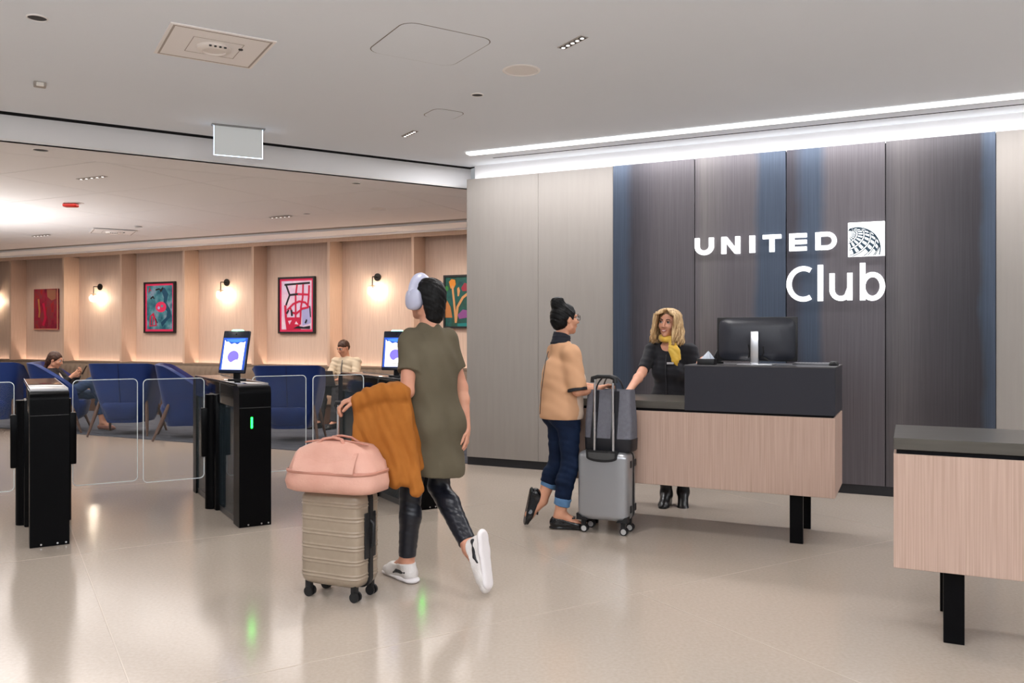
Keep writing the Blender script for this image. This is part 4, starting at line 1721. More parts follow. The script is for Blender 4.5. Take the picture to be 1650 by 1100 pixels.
for S_ in 'LR':
    t_ = unit(J['toe' + S_])
    dn = unit(J.get('sole' + S_, V(0, 0, -1)))
    dn = unit(dn - t_ * np.dot(dn, t_))
    lat = np.cross(t_, -dn)
    an = J['an' + S_]
    shp = grown(g['ft' + S_], .012, clip=[(an + dn * .008 - t_ * .02, -dn + t_ * .12)])
    sn = sdf_mesh('sneaker', shp, .0045, M_SNEAK, root, clips=[(an + dn * .094, dn)])
    sc_ = an + dn * .092
    sdf_mesh('sneaker_sole', [rc(sc_ - t_ * .05, sc_ + t_ * .02, .046, .044, .02, dn, 2.3), rc(sc_ + t_ * .02, sc_ + t_ * .185, .044, .042, .02, dn, 2.3)], .0045, M_SOLE, sn, clips=[(an + dn * .107, dn)])
    for sd in (-1, 1):
        pr = [rc(an + dn * .05 - t_ * .035 + lat * sd * .034, an + dn * .052 + t_ * .045 + lat * sd * .040, .016, .010, .01, lat, 1.4),
              rc(an + dn * .052 + t_ * .045 + lat * sd * .040, an + dn * .068 + t_ * .075 + lat * sd * .042, .010, .006, .01, lat, 1.4)]
        sdf_mesh('side_patch', pr, .004, mat('black_patch', (.012, .012, .014), .5), sn)
    m = MB()
    for k in range(4):
        c = an + t_ * (.045 + .026 * k) + dn * (.012 + .011 * k)
        m.tube([c - lat * .026 + dn * .006, c - dn * .004, c + lat * .026 + dn * .006], .0032, 6)
    m.build('laces', M_SOLE, sn, smooth=180)
Rh = J['Rh']
hs = [el(h(0, -.022, .036), V(.084, .102, .088), Rh, .02), el(h(0, -.062, -.03), V(.074, .058, .085), Rh, .03), el(h(0, -.060, -.10), V(.055, .045, .05), Rh, .03),
      sub(el(h(0, .090, -.04), V(.09, .062, .085), Rh, .012))]
sdf_mesh('hair', hs, .005, M_HAIRB, root, disp=folds(.002, (.2, .3, 1), 130, 1, (1, .4, .2)))
for S_ in 'L':
    bd = J['sh' + S_] + (J['el' + S_] - J['sh' + S_]) * .66

# headphones on the traveler's head
oc = np.array(o)
hpn = thing('headphones', 'large pale grey over ear headphones on the walking traveler', 'headphones', tuple(oc + h(0, 0, .0)), 0)
hb = np.array(h(0, 0, 0))


def hp(x, y, z):
    return Vector(np.array(h(x, y, z)) - hb)


M_HP = mat('pale_lilac_plastic', rgb(182, 183, 204), .3, spec=.5)
M_HPD = mat('headphone_grey', rgb(120, 122, 138), .45)
m = MB()
arc_pts = [hp(.098 * math.cos(math.radians(a)), .022 + .006 * math.sin(math.radians(a)),   .018 + .110 * math.sin(math.radians(a))) for a in range(-4, 185, 8)]
m.tube(arc_pts, [.029] * len(arc_pts), 12, flat=.45)
m.build('headband', M_HP, hpn, smooth=60)
for sx in (-1, 1):
    TM = Matrix.Translation(hp(sx * .092, .020, -.006)) @ Matrix(np.stack([Rh[:, 1], Rh[:, 2], Rh[:, 0] * sx], 1).tolist()).to_4x4()
    m = MB()
    m.loft([sup_ring(.044, .054, -.018, 2.6, 28), sup_ring(.050, .060, -.004, 2.6, 28), sup_ring(.048, .058, .016, 2.6, 28), sup_ring(.036, .046, .027, 2.6, 28)], TM)
    cup = m.build('ear_cup', M_HP, hpn, smooth=50)
    m = MB()
    m.loft([sup_ring(.044, .054, -.030, 2.6, 28), sup_ring(.050, .058, -.022, 2.6, 28), sup_ring(.047, .056, -.012, 2.6, 28)], TM)
    m.build('cushion', M_HPD, cup, smooth=60)

# =========================================================== the seated woman with the phone
o = (-6.42, 12.0, 0.0)
fW = unit((.95, .25, 0))
J = mk(dict(f=fW, R=None, pelvis=(-6.46, 12.02, .52), chest=(-6.58, 12.0, .735), neck=(-6.60, 12.0, .905),
            shL=(-6.60, 12.15, .85), shR=(-6.56, 11.86, .85), elL=(-6.40, 12.18, .66), wrL=(-6.24, 12.05, .82),
            elR=(-6.40, 11.82, .64), wrR=(-6.27, 11.92, .80),
            head=(-6.545, 11.99, 1.03), Rh=basis((.92, .1, -.32), (0, 0, 1)),
            hipL=(-6.43, 12.10, .50), hipR=(-6.43, 11.93, .50), knL=(-5.98, 12.14, .54), knR=(-6.02, 11.98, .72), anL=(-5.93, 12.12, .12), anR=(-5.88, 12.14, .34),
            toeL=(.95, -.1, 0), toeR=(.8, .1, -.5), fl=.22,
            handL=dict(fd=(.6, -.35, .6), pn=(-.7, -.6, .2), side=1, size=.9, curl=.6), handR=dict(fd=(.75, .35, .55), pn=(-.6, .7, .2), side=-1, size=.9, curl=.6)), o)
root = person_root('seated person with brown hair and dark jacket looking at a phone, legs crossed', o)
g = body_prims(J, .95)
sdf_mesh('body', pick(g, ALLB), .006, M_SKIN_G, root)
h = g['h']
face_parts(root, h, J['Rh'], .95)
Rw = basis(fW, unit(J['chest'] - J['pelvis']))
M_JACK = mat('dark_jacket', (.018, .016, .018), .6, spec=.3)
jk = grown(pick(g, ['torso', 'yoke']), .016) + grown(pick(g, ['uaL', 'uaR', 'faL', 'faR']), .014)
jk += [sub(el(J['chest'] + Rw @ V(0, .15, -.05), V(.06, .10, .24), Rw, .02)), sub(rc(J['wrL'], J['wrL'] + V(.1, -.05, .1), .05, .08, .01)), sub(rc(J['wrR'], J['wrR'] + V(.1, .05, .1), .05, .08, .01))]
sdf_mesh('jacket', jk, .0065, M_JACK, root, clips=[(J['neck'] + V(0, 0, .01), (0, 0, 1))], disp=folds(.004, (.3, .3, .8), 50, 2))
sdf_mesh('blouse', grown(g['torso'][1:], .009), .0065, mat('cream_blouse', rgb(214, 204, 190), .8), root)
jn = grown(g['butt'], .010) + [el(J['pelvis'], V(.155, .118, .10), Rw, .04)]
for S_ in 'LR':
    kn_, an = J['kn' + S_], J['an' + S_]
    jn += grown(g['th' + S_], .010) + grown(g['sh_' + S_], .010, clip=[(an + (kn_ - an) * .30, an - kn_)])
sdf_mesh('jeans', jn, .0065, mat('blue_denim', rgb(26, 48, 82), .8, col2=rgb(36, 62, 98), nscale=8), root, disp=folds(.003, (.4, .2, .8), 60, 2))
for S_ in 'LR':
    sdf_mesh('flat_shoe', grown(g['ft' + S_], .008, clip=[(J['an' + S_] + V(0, 0, -.045), (0, 0, 1))]), .006, mat('nude_shoe', rgb(150, 100, 84), .4), root)
Rh = J['Rh']
hs = [el(h(0, -.020, .036), V(.082, .098, .086), Rh, .02), el(h(0, -.06, -.03), V(.070, .058, .080), Rh, .03), rc(h(0, -.085, -.04), h(.01, -.10, -.20), .035, .022, .03),
      sub(el(h(0, .088, -.03), V(.085, .060, .088), Rh, .012))]
sdf_mesh('hair', hs, .006, M_HAIRBR, root, disp=folds(.002, (.3, .3, 1), 120, 1, (1, .4, .2)))
pm = MB()
pm.box((0, 0, 0), (.072, .008, .145), .004, 2)
pho = pm.build('smartphone', M_BLACKGLOSS, smooth=30)
pho.location = (-6.125, 11.985, .885)
pho.rotation_euler = (-.5, 0, -math.pi / 2 + .2)
tag(pho, 'dark smartphone held up by the seated person in the blue chair', 'phone')

# =========================================================== the man on the banquette
o = (-2.52, 12.9, 0.0)
fM = unit((-.5, -.87, 0))
J = mk(dict(f=fM, R=None, pelvis=(-2.50, 12.90, .55), chest=(-2.54, 12.87, .83), neck=(-2.555, 12.86, 1.03),
            shL=(-2.37, 12.76, .97), shR=(-2.72, 12.94, .97), elL=(-2.36, 12.62, .74), wrL=(-2.58, 12.50, .72),
            elR=(-2.80, 12.82, .74), wrR=(-2.78, 12.58, .70),
            head=(-2.585, 12.83, 1.185), Rh=basis((-.55, -.80, -.33), (0, 0, 1)),
            hipL=(-2.42, 12.84, .53), hipR=(-2.60, 12.92, .53), knL=(-2.60, 12.42, .56), knR=(-2.84, 12.52, .56), anL=(-2.62, 12.32, .10), anR=(-2.86, 12.42, .10),
            toeL=(-.4, -.9, 0), toeR=(-.6, -.8, 0), fl=.26,
            handL=dict(fd=(-.85, -.45, -.1), pn=(0, 0, -1), side=-1, size=1.0, curl=.3), handR=dict(fd=(.3, -.9, -.1), pn=(0, 0, -1), side=1, size=1.0, curl=.3)), o)
root = person_root('seated person in a cream shirt and grey trousers working on a laptop', o)
g = body_prims(J, 1.0, fem=False)
sdf_mesh('body', pick(g, ALLB), .0065, M_SKIN_G, root)
h = g['h']
face_parts(root, h, J['Rh'], 1.0)
M_CREAM = mat('cream_shirt', rgb(208, 190, 164), .85, spec=.2)
shp = grown(pick(g, ['torso', 'yoke', 'uaL', 'uaR']), .018)
for S_ in 'LR':
    e_, w_ = J['el' + S_], J['wr' + S_]
    shp += grown(g['fa' + S_], .014, clip=[(w_ + (e_ - w_) * .12, w_ - e_)])
shirt = sdf_mesh('shirt', shp, .007, M_CREAM, root, clips=[(J['neck'] + V(0, 0, .03), (0, 0, 1))], disp=folds(.005, (.4, .3, .8), 48, 1))
Rm = basis(fM)
m = MB()
m.tube([Vector(J['chest'] + Rm @ V(0, .100, .17)), Vector(J['chest'] + Rm @ V(0, .128, .06)), Vector(J['chest'] + Rm @ V(0, .13, -.10)), Vector(J['chest'] + Rm @ V(0, .13, -.22))], .010, 8)
m.build('shirt_placket', mat('grey_placket', rgb(104, 98, 92), .7), shirt, smooth=180)
tr = grown(g['butt'], .012) + [el(J['pelvis'], V(.165, .125, .11), Rm, .04)]
for S_ in 'LR':
    kn_, an = J['kn' + S_], J['an' + S_]
    tr += grown(g['th' + S_], .016) + grown(g['sh_' + S_], .020, clip=[(an + (kn_ - an) * .04, an - kn_)])
sdf_mesh('trousers', tr, .007, mat('charcoal_trousers', rgb(52, 50, 52), .85), root, disp=folds(.004, (.3, .3, .8), 45, 2))
for S_ in 'LR':
    sdf_mesh('shoe', grown(g['ft' + S_], .012, clip=[(J['an' + S_] + V(0, 0, -.015), (0, 0, 1))]), .006, M_BOOT, root)
Rh = J['Rh']
hs = [el(h(0, -.016, .046), V(.080, .096, .082), Rh, .02), el(h(0, -.05, -.0), V(.074, .058, .06), Rh, .03), sub(el(h(0, .096, -.045), V(.090, .066, .088), Rh, .012)), sub(el(h(.075, .01, -.035), V(.03, .03, .04), Rh, .008)), sub(el(h(-.075, .01, -.035), V(.03, .03, .04), Rh, .008))]
sdf_mesh('hair', hs, .006, M_HAIRBR, root, disp=folds(.002, (.3, .3, 1), 120, 1, (1, .4, .2)))
lt = thing('laptop', 'open grey laptop on the lap of the person in the cream shirt', 'laptop', (-2.685, 12.50, .632), -.50)
m = MB()
m.bb((-.165, -.115, 0), (.165, .115, .016), .004, 2)
m.build('keyboard_half', mat('laptop_grey', rgb(92, 90, 90), .4, metal=.4), lt, smooth=30)
m = MB()
m.box((0, 0, .115), (.33, .008, .23), .004, 2, Matrix.Translation((0, -.117, .008)) @ Matrix.Rotation(.30, 4, 'X'))
lid = m.build('lid', mat('laptop_lid', rgb(84, 78, 76), .4, metal=.4), lt, smooth=30)
# ------------------------------------------------------------------ luggage
def wheel(parent, x, y, r=.028, hub=None):
    m = MB()
    m.bb((x - .016, y - .016, r * 1.5), (x + .016, y + .016, .10), .004, 2)
    m.cyl((x, y, r * 1.2), (x, y, r * 2.2), .018, n=12)
    fork = m.build('caster', M_BLACKPLA, parent, smooth=40)
    for sx in (-1, 1):
        m = MB()
        m.cyl((x + .006, y + sx * .008, r), (x + .006, y + sx * .021, r), r, n=20)
        w = m.build('wheel', M_BLACKPLA, fork, smooth=40)
        if hub:
            m = MB()
            for rr, h_ in ((r * .72, .0222), (r * .34, .0235)):
                m.cyl((x + .006, y + sx * .0205, r), (x + .006, y + sx * h_, r), rr, n=16)
            w.data.materials.append(hub)
            hubm = m.build('wheel_hub', hub, fork, smooth=30)


# silver cabin suitcase
ss = thing('suitcase', 'silver hard shell cabin suitcase with raised handle, beside the person in tan', 'suitcase', (.674, 5.95, 0), RZ_W + .02)
SWD, SDP, ZB, ZT = .372, .235, .095, .575
rings = []
for k in range(9):
    a = math.pi / 2 * k / 8
    rings.append(sup_ring(SWD / 2 - .035 * (1 - math.sin(a)), SDP / 2 - .035 * (1 - math.sin(a)), ZB + .04 * (1 - math.cos(a)), 7, 56))
for k in range(9):
    a = math.pi / 2 * k / 8
    rings.append(sup_ring(SWD / 2 - .045 * (1 - math.cos(a)), SDP / 2 - .045 * (1 - math.cos(a)), ZT - .045 + .045 * math.sin(a), 7, 56))
m = MB()
m.loft(rings)
shell = m.build('shell', M_SILVER, ss, smooth=60)
m = MB()
loop = [(x, z) for x, z in rrect(SWD + .004, ZT - ZB + .004, .05, 8, 0, (ZT + ZB) / 2)]
m.ribbon(loop + [loop[0]], .008, .018, .034, 'y')
m.build('zip_band', M_BLACKPLA, ss, smooth=40)
for sx in (-1, 1):
    m = MB()
    m.prism([(sx * .186, .092), (sx * .105, .092), (sx * .118, .108), (sx * .150, .112), (sx * .164, .128), (sx * .186, .135)], -.121, -.06, 'y')
    m.build('corner_guard', M_BLACKPLA, ss, smooth=30)
    for y in (-.075, .075):
        wheel(ss, sx * .145, y, .027, mat('hub_grey', rgb(190, 188, 186), .35))
    m = MB()
    m.tube([(.01 + sx * .069, -.098, .55), (.01 + sx * .067, -.098, .85)], .0105, 12)
    m.tube([(.01 + sx * .067, -.098, .845), (.01 + sx * .066, -.098, 1.085)], .0085, 12)
    m.build('handle_tube', M_CHROME, ss, smooth=40)
m = MB()
m.tube([(-.072, -.098, 1.060), (-.070, -.098, 1.090), (-.035, -.098, 1.102), (.055, -.098, 1.102), (.090, -.098, 1.090), (.092, -.098, 1.060)], [.018, .018, .014, .014, .018, .018], 12)
m.build('grip', M_BLACKPLA, ss, smooth=50)
m = MB()
cupo = [(-.115, .585), (-.112, .535)] + [(.112 * -math.cos(math.radians(180 * k / 12)), .535 - .030 * math.sin(math.radians(180 * k / 12))) for k in range(1, 12)] + [(.112, .535), (.115, .585)]
m.prism(cupo, -.122, -.06, 'y')
m.build('handle_recess', M_BLACKPLA, ss, smooth=30)
m = MB()
m.prism([(p[0] * .85, .55 + (p[1] - .55) * .6) for p in cupo], -.1235, -.10, 'y')
m.build('recess_plate', mat('dark_grey_plate', rgb(70, 70, 70), .35), ss, smooth=30)
for z in (.49, .175):
    for y in (-.035, .075):
        m = MB()
        m.bb((.182, y - .016, z - .025), (.192, y + .016, z + .025), .003, 1)
        m.build('side_latch', M_BLACKPLA, ss, smooth=30)
m = MB()
m.tube([(-.185, .03, .40), (-.20, .03, .385), (-.20, .03, .28), (-.185, .03, .265)], .009, 8)
m.build('side_handle', M_BLACKPLA, ss, smooth=60)

# grey tote bag standing on the silver suitcase
tt = thing('tote_bag', 'grey canvas tote with black straps and base standing on the silver suitcase', 'bag', (.705, 5.95, .576), RZ_W - .03)
M_CANVAS = mat('grey_canvas', rgb(104, 104, 112), .85, spec=.2, col2=rgb(116, 116, 124), nscale=40, bump=.25, bscale=260)
M_BLKLEA = mat('black_leather', (.016, .016, .020), .5, spec=.4)
m = MB()
rg = []
for k in range(12):
    v = k / 11
    z = .085 + .345 * v
    rg.append(sup_ring(.176 - .010 * v + .004 * math.sin(5 * v), .085 - .012 * v, z, 6, 48))
rg2 = [sup_ring(.162, .058, .43, 6, 48), sup_ring(.160, .060, .30, 6, 48)]
m.loft(rg + rg2)
m.build('canvas_body', M_CANVAS, tt, smooth=50)
m = MB()
m.loft([sup_ring(.168, .080, 0, 6, 48), sup_ring(.176, .087, .010, 6, 48), sup_ring(.180, .088, .090, 6, 48), sup_ring(.174, .083, .0905, 6, 48)])
m.build('leather_base', M_BLKLEA, tt, smooth=50)
for sy in (-1, 1):
    for x in (-.085, .065):
        m = MB()
        m.prism([(x - .018 - .022, .06), (x + .018 - .012, .06), (x + .018 + .010, .425), (x - .018 + .010, .425)], sy * .084, sy * .0905, 'y', Matrix.Rotation(sy * .0, 4, 'X'))
        m.build('strap_band', M_BLKLEA, tt, smooth=0)
    m = MB()
    pts = []
    for k in range(17):
        a = math.pi * k / 16
        pts.append((.0 - .075 * math.cos(a) - .01, sy * (.082 - .035 * math.sin(a)), .40 + .125 * math.sin(a) ** .8))
    m.tube(pts, .010, 8, flat=.5)
    m.build('carry_strap', M_BLKLEA, tt, smooth=60)

# beige ribbed suitcase of the traveler
bs = thing('suitcase', 'beige ribbed hard shell suitcase pushed by the walking traveler', 'suitcase', (-.925, 4.50, 0), RZ_W + .03)
M_TAUPESH = mat('taupe_shell', rgb(150, 134, 116), .36, spec=.5, col2=rgb(156, 140, 122), nscale=40)
WD, DP, ZB, ZT = .372, .225, .07, .575
zs = [ZB + (ZT - ZB) * k / 130 for k in range(131)]
ribs = [.13, .205, .280, .355, .430, .505]
rings = []
for z in zs:
    e = min(z - ZB, ZT - z)
    rr = .05
    ins = 0 if e >= rr else rr - math.sqrt(max(0, rr * rr - (rr - e) ** 2))
    bump = 0
    for rz_ in ribs:
        for o_ in (-.0085, .0085):
            bump = max(bump, .0045 * max(0, 1 - abs(z - rz_ - o_) / .0055))
    rings.append(sup_ring(WD / 2 - ins * .8 + bump, DP / 2 - ins * .8 + bump, z, 6.5, 64))
m = MB()
m.loft(rings)
m.build('shell', M_TAUPESH, bs, smooth=50)
m = MB()
loop = rrect(WD + .012, ZT - ZB + .006, .05, 8, 0, (ZT + ZB) / 2)
m.ribbon(loop + [loop[0]], .014, -.012, .018, 'y')
m.build('zip_band', M_BLACKPLA, bs, smooth=40)
m = MB()
m.bb((.186, -.05, .22), (.196, .05, .46), .004, 2)
m.build('side_panel', M_BLACKPLA, bs, smooth=30)
m = MB()
m.tube([(.19, .0, .27), (.212, .0, .29), (.212, .0, .40), (.19, .0, .42)], .010, 8)
m.build('side_handle', M_BLACKPLA, bs, smooth=60)
for sx in (-1, 1):
    for y in (-.075, .075):
        wheel(bs, sx * .145, y, .026)
    m = MB()
    m.tube([(sx * .075, .085, .55), (sx * .072, .085, 1.01)], .009, 10)
    m.build('handle_tube', M_CHROME, bs, smooth=40)
m = MB()
m.tube([(-.085, .085, 1.0), (-.08, .085, 1.022), (.08, .085, 1.022), (.085, .085, 1.0)], [.016, .015, .015, .016], 10)
m.build('grip', M_BLACKPLA, bs, smooth=50)

# blush pink travel bag lying on the beige suitcase
db = thing('travel_bag', 'blush pink leather travel bag lying on top of the beige suitcase', 'bag', (-.925, 4.44, .576), RZ_W + .10)
M_BLUSH = mat('blush_leather', rgb(204, 150, 132), .5, spec=.4, col2=rgb(218, 168, 150), nscale=6, bump=.12, bscale=90)
M_BLUSHD = mat('blush_leather_trim', rgb(190, 132, 114), .5, spec=.4)
rings = []
prof = [(0, .245, .125), (.010, .268, .142), (.05, .276, .150), (.10, .264, .146), (.15, .250, .136), (.19, .240, .124), (.225, .228, .106), (.248, .210, .080), (.258, .18, .045)]
n = 64
for (z, rx, ry) in prof:
    rg = sup_ring(rx, ry, z, 3.6, n)
    rings.append([(x * (1 + .012 * math.sin(9 * k / n * 6.28 + z * 30)), y * (1 + .03 * math.sin(5 * k / n * 6.28 + z * 40)), z + .006 * math.sin(k / n * 6.28 * 3) * (z > .1) - .03 * (x / rx) ** 4 * (z > .18)) for k, (x, y, z) in enumerate(rg)])
m = MB()
m.loft(rings)
bagb = m.build('bag_body', M_BLUSH, db, smooth=180)
m = MB()
m.loft([sup_ring(rx, ry, z, 3.6, 48) for z, rx, ry in ((.098, .266, .150), (.102, .2695, .1535), (.112, .2695, .1530), (.116, .262, .147))], cap=False)
m.build('flap_edge', M_BLUSHD, bagb, smooth=60)
m = MB()
m.grid(lambda u, v: (-.18 + .36 * u, -.152 + .055 * v ** 1.5 - .004 * math.sin(u * 9), .112 + .10 * v), 20, 8)
m.grid(lambda u, v: (-.18 + .36 * u, -.149 + .055 * v ** 1.5, .112 + .10 * v), 20, 8)
m.build('front_pocket', M_BLUSH, bagb, smooth=180)
m = MB()
m.tube([(-.19 + .38 * k / 12, -.012 - .02 * math.sin(k / 12 * math.pi), .245 + .022 * math.sin(k / 12 * math.pi)) for k in range(13)], .005, 8)
m.build('top_zip', M_BLUSHD, db, smooth=180)
for sy in (-1, 1):
    m = MB()
    pts = [(-.10, sy * .10, .20), (-.085, sy * .075, .245), (-.055, sy * .05, .272), (0, sy * .04, .280), (.055, sy * .05, .272), (.085, sy * .075, .245), (.10, sy * .10, .20)]
    m.tube(pts, .011, 10, flat=.6)
    m.build('bag_handle', M_BLUSHD, db, smooth=180)

# mustard coat folded over the traveler's forearm
co_ = np.array((-.72, 4.56, .60))
pr = []
rl = random.Random(3)
for k in range(9):
    u = k / 8
    x = -.105 + .235 * u
    ztop = .43 + .035 * math.sin(u * 2.4) + .02 * u
    zb = .10 - .12 * u + .03 * math.sin(k * 2.1)
    for sy in (-1, 1):
        pr.append(rc((x, sy * .030, ztop), (x * 1.0 + .07 * u - .01 + .02 * math.sin(k * 1.7), sy * (.048 + .012 * math.sin(k * 2.3)), zb if sy < 0 else zb + .12), .030, .036, .03))
    pr.append(rc((x, -.045, ztop + .01), (x, .045, ztop + .01), .042, .042, .03))
coat = sdf_mesh('coat', pr, .006, mat('mustard_wool', rgb(152, 90, 34), .85, spec=.2, col2=rgb(168, 104, 44), nscale=6, bump=.1, bscale=200), None,
                disp=folds(.006, (1, .3, .1), 62, 2, (.1, .1, 1)))
coat.location = tuple(co_)
tag(coat, 'mustard brown coat folded over the traveler\'s forearm', 'coat')

# ------------------------------------------------------------------ wall sconces
def sconce_proto():
    t = thing('wall_sconce', 'x', 'lamp', (0, 0, 0), RZ_W, 'globe sconces on the oak wall')
    m = MB()
    m.lathe([(.001, 0), (.062, 0), (.065, .006), (.063, .022), (.001, .024)], 28, Matrix.Rotation(math.pi / 2, 4, 'X'))
    m.build('backplate', mat('bronze_dark', (.03, .026, .022), .35, metal=.7), t, smooth=40)
    m = MB()
    m.tube([(0, -.02, 0), (0, -.150, 0), (0, -.156, -.006), (0, -.156, -.145)], .0085, 10)
    m.build('arm', MATS['bronze_dark'], t, smooth=60)
    m = MB()
    m.lathe([(.002, -.135), (.02, -.137), (.056, -.150), (.058, -.155), (.02, -.158), (.018, -.185), (.002, -.187)], 24, Matrix.Translation((0, -.156, 0)))
    m.build('cap', mat('brass_cap', rgb(120, 88, 60), .35, metal=.8), t, smooth=40)
    bm = bmesh.new()
    bmesh.ops.create_uvsphere(bm, u_segments=20, v_segments=12, radius=.036)
    m = MB()
    m.bm(bm, Matrix.Translation((0, -.156, -.225)))
    m.build('bulb', mat('bulb_glow', (1, 1, 1), .5, emit=(1, .86, .66), estr=170), t, smooth=180)
    bm = bmesh.new()
    bmesh.ops.create_uvsphere(bm, u_segments=24, v_segments=14, radius=.085)
    m = MB()
    m.bm(bm, Matrix.Translation((0, -.156, -.225)))
    gm = mat('globe_glass', (.95, .9, .85), .05, spec=.5, alpha=.10)
    m.build('globe', gm, t, smooth=180)
    return t


sc = sconce_proto()
names = ['globe sconce cut off by the left edge of the photo', 'globe sconce left of the red and teal framed picture', 'globe sconce left of the pink and white framed picture', 'globe sconce right of the pink and white framed picture']
sxs = [sW(-3, NB), sW(162, NB), sW(366, NB), sW(609, NB)]
for i, (s, lab) in enumerate(zip(sxs, names)):
    c = sc if i == 0 else copy_tree(sc)
    c.location = W(s, NB, 2.33)
    c['label'] = lab

# ------------------------------------------------------------------ abstract pictures
M_FRAME = mat('black_frame', (.012, .01, .01), .4)


def picture(s0, s1, z0, z1, label, back, border=None, frame=True, strokes=()):
    w, h_ = s1 - s0, z1 - z0
    t = thing('picture', label, 'picture', W((s0 + s1) / 2, NB, (z0 + z1) / 2), RZ_W, 'abstract pictures on the oak wall')
    if frame:
        m = MB()
        lp = [(-w / 2, -h_ / 2), (w / 2, -h_ / 2), (w / 2, h_ / 2), (-w / 2, h_ / 2)]
        fw = .030
        m.bb((-w / 2, -.055, -h_ / 2), (-w / 2 + fw, -.003, h_ / 2))
        m.bb((w / 2 - fw, -.055, -h_ / 2), (w / 2, -.003, h_ / 2))
        m.bb((-w / 2 + fw, -.055, -h_ / 2), (w / 2 - fw, -.003, -h_ / 2 + fw))
        m.bb((-w / 2 + fw, -.055, h_ / 2 - fw), (w / 2 - fw, -.003, h_ / 2))
        m.build('frame', M_FRAME, t, smooth=0)
    m = MB()
    y = -.035
    m.bb((-w / 2 + .004, y, -h_ / 2 + .004), (w / 2 - .004, -.004, h_ / 2 - .004))
    canvas = m.build('canvas', border or back, t, smooth=0)
    b = .07 if border else 0
    lift = .0015
    if border:
        m = MB()
        m.bb((-w / 2 + b, y - lift, -h_ / 2 + b), (w / 2 - b, y, h_ / 2 - b))
        m.build('painted_field', back, canvas, smooth=0)
    aw, ah = w / 2 - b, h_ / 2 - b
    for i, (kind, mm_, data, wid) in enumerate(strokes):
        m = MB()
        l = y - lift * 2 - .0004 * i
        if kind == 'r':
            m.ribbon([(p[0] * aw, p[1] * ah) for p in data], wid, l, l + .001)
        else:
            m.prism([(p[0] * aw, p[1] * ah) for p in data], l, l + .001, 'y')
        m.build('brush_stroke', mm_, canvas, smooth=0, weld=False)
    return t


P_PINK = mat('paint_pink', rgb(214, 42, 88), .6)
P_RED = mat('paint_crimson', rgb(190, 16, 62), .6)
P_BLACK = mat('paint_black', rgb(22, 16, 26), .6)
P_TEAL = mat('paint_teal', rgb(40, 96, 112), .6, ramp=[(.35, rgb(22, 78, 100)), (.5, rgb(64, 124, 134)), (.62, rgb(120, 140, 160)), (.75, rgb(28, 84, 104))], nscale=5, detail=4)
P_DTEAL = mat('paint_deep_teal', rgb(14, 66, 92), .6)
P_PALE = mat('paint_pale', rgb(214, 196, 216), .6, ramp=[(.3, rgb(226, 214, 220)), (.5, rgb(214, 178, 206)), (.7, rgb(206, 206, 226))], nscale=4)
P_LAV = mat('paint_lavender', rgb(160, 160, 204), .6)
P_MAROON = mat('paint_maroon', rgb(120, 20, 40), .6, ramp=[(.3, rgb(92, 18, 44)), (.45, rgb(150, 26, 52)), (.55, rgb(128, 52, 60)), (.65, rgb(168, 30, 30)), (.8, rgb(104, 24, 60))], nscale=7, detail=5, scale=(1, 1, .5))
P_OCHRE = mat('paint_ochre', rgb(176, 112, 60), .6)
P_FOREST = mat('paint_forest', rgb(24, 70, 64), .6, ramp=[(.3, rgb(20, 44, 60)), (.45, rgb(20, 84, 76)), (.6, rgb(30, 66, 54)), (.75, rgb(60, 104, 70))], nscale=5, detail=4)
P_ORANGE = mat('paint_orange', rgb(206, 128, 36), .6)
P_PEACH = mat('paint_peach', rgb(196, 140, 90), .6)
P_PURPLE = mat('paint_purple', rgb(130, 70, 130), .6)
P_TAN = mat('canvas_edge', rgb(206, 140, 116), .7)

picture(sW(57, NB), sW(96, NB), 1.49, 2.33, 'unframed maroon and red abstract picture at far left', P_MAROON, None, False,
        [('r', P_OCHRE, [(-.6, .5), (-.55, .2), (-.5, -.1), (-.55, -.4)], .05), ('p', P_TAN, [(.93, -1), (1, -1), (1, 1), (.93, 1)], 0), ('p', P_TAN, [(-1, -1), (.93, -1), (.93, -.95), (-1, -.95)], 0),
         ('p', mat('paint_rust', rgb(150, 96, 72), .6), [(.1, .95), (.85, .95), (.85, .5), (.5, .42), (.15, .6)], 0), ('r', P_RED, [(-.2, .3), (-.1, 0), (.0, -.4), (-.2, -.8)], .07)])
st2 = [('p', P_DTEAL, [(.1, .85), (.4, .9), (.7, .6), (.55, .2), (.85, -.1), (.95, -.4), (.6, -.6), (.2, -.9), (.1, -.7), (.55, -.45), (.6, -.2), (.3, .1), (.35, .45)], 0),
       ('p', P_PINK, arc(.12, .02, .42, 0, 350, 26, .24), 0), ('p', P_TEAL, arc(.2, .06, .10, 0, 350, 14, .06), 0), ('p', P_LAV, arc(-.05, -.02, .09, 0, 350, 14, .07), 0),
       ('r', P_RED, [(-.75, -.85), (-.7, -.4), (-.5, -.3), (-.3, -.6), (-.25, -.85)], .03), ('r', P_RED, [(-.55, -.8), (-.5, -.45)], .025), ('r', P_RED, [(-.8, -.85), (-.2, -.82)], .02),
       ('r', P_BLACK, [(-.3, .80), (.0, .85), (.1, .75), (.3, .9)], .03), ('r', P_BLACK, [(-.7, .4), (-.5, .5), (-.4, .4)], .03), ('r', P_RED, [(-.85, .7), (-.75, .9), (-.65, .75)], .02), ('r', P_BLACK, [(-.3, -.5), (-.15, -.72)], .02)]
picture(sW(235, NB), sW(284.5, NB), 1.42, 2.385, 'black framed abstract picture in teal and hot pink', P_TEAL, P_PINK, True, st2)
K = .036
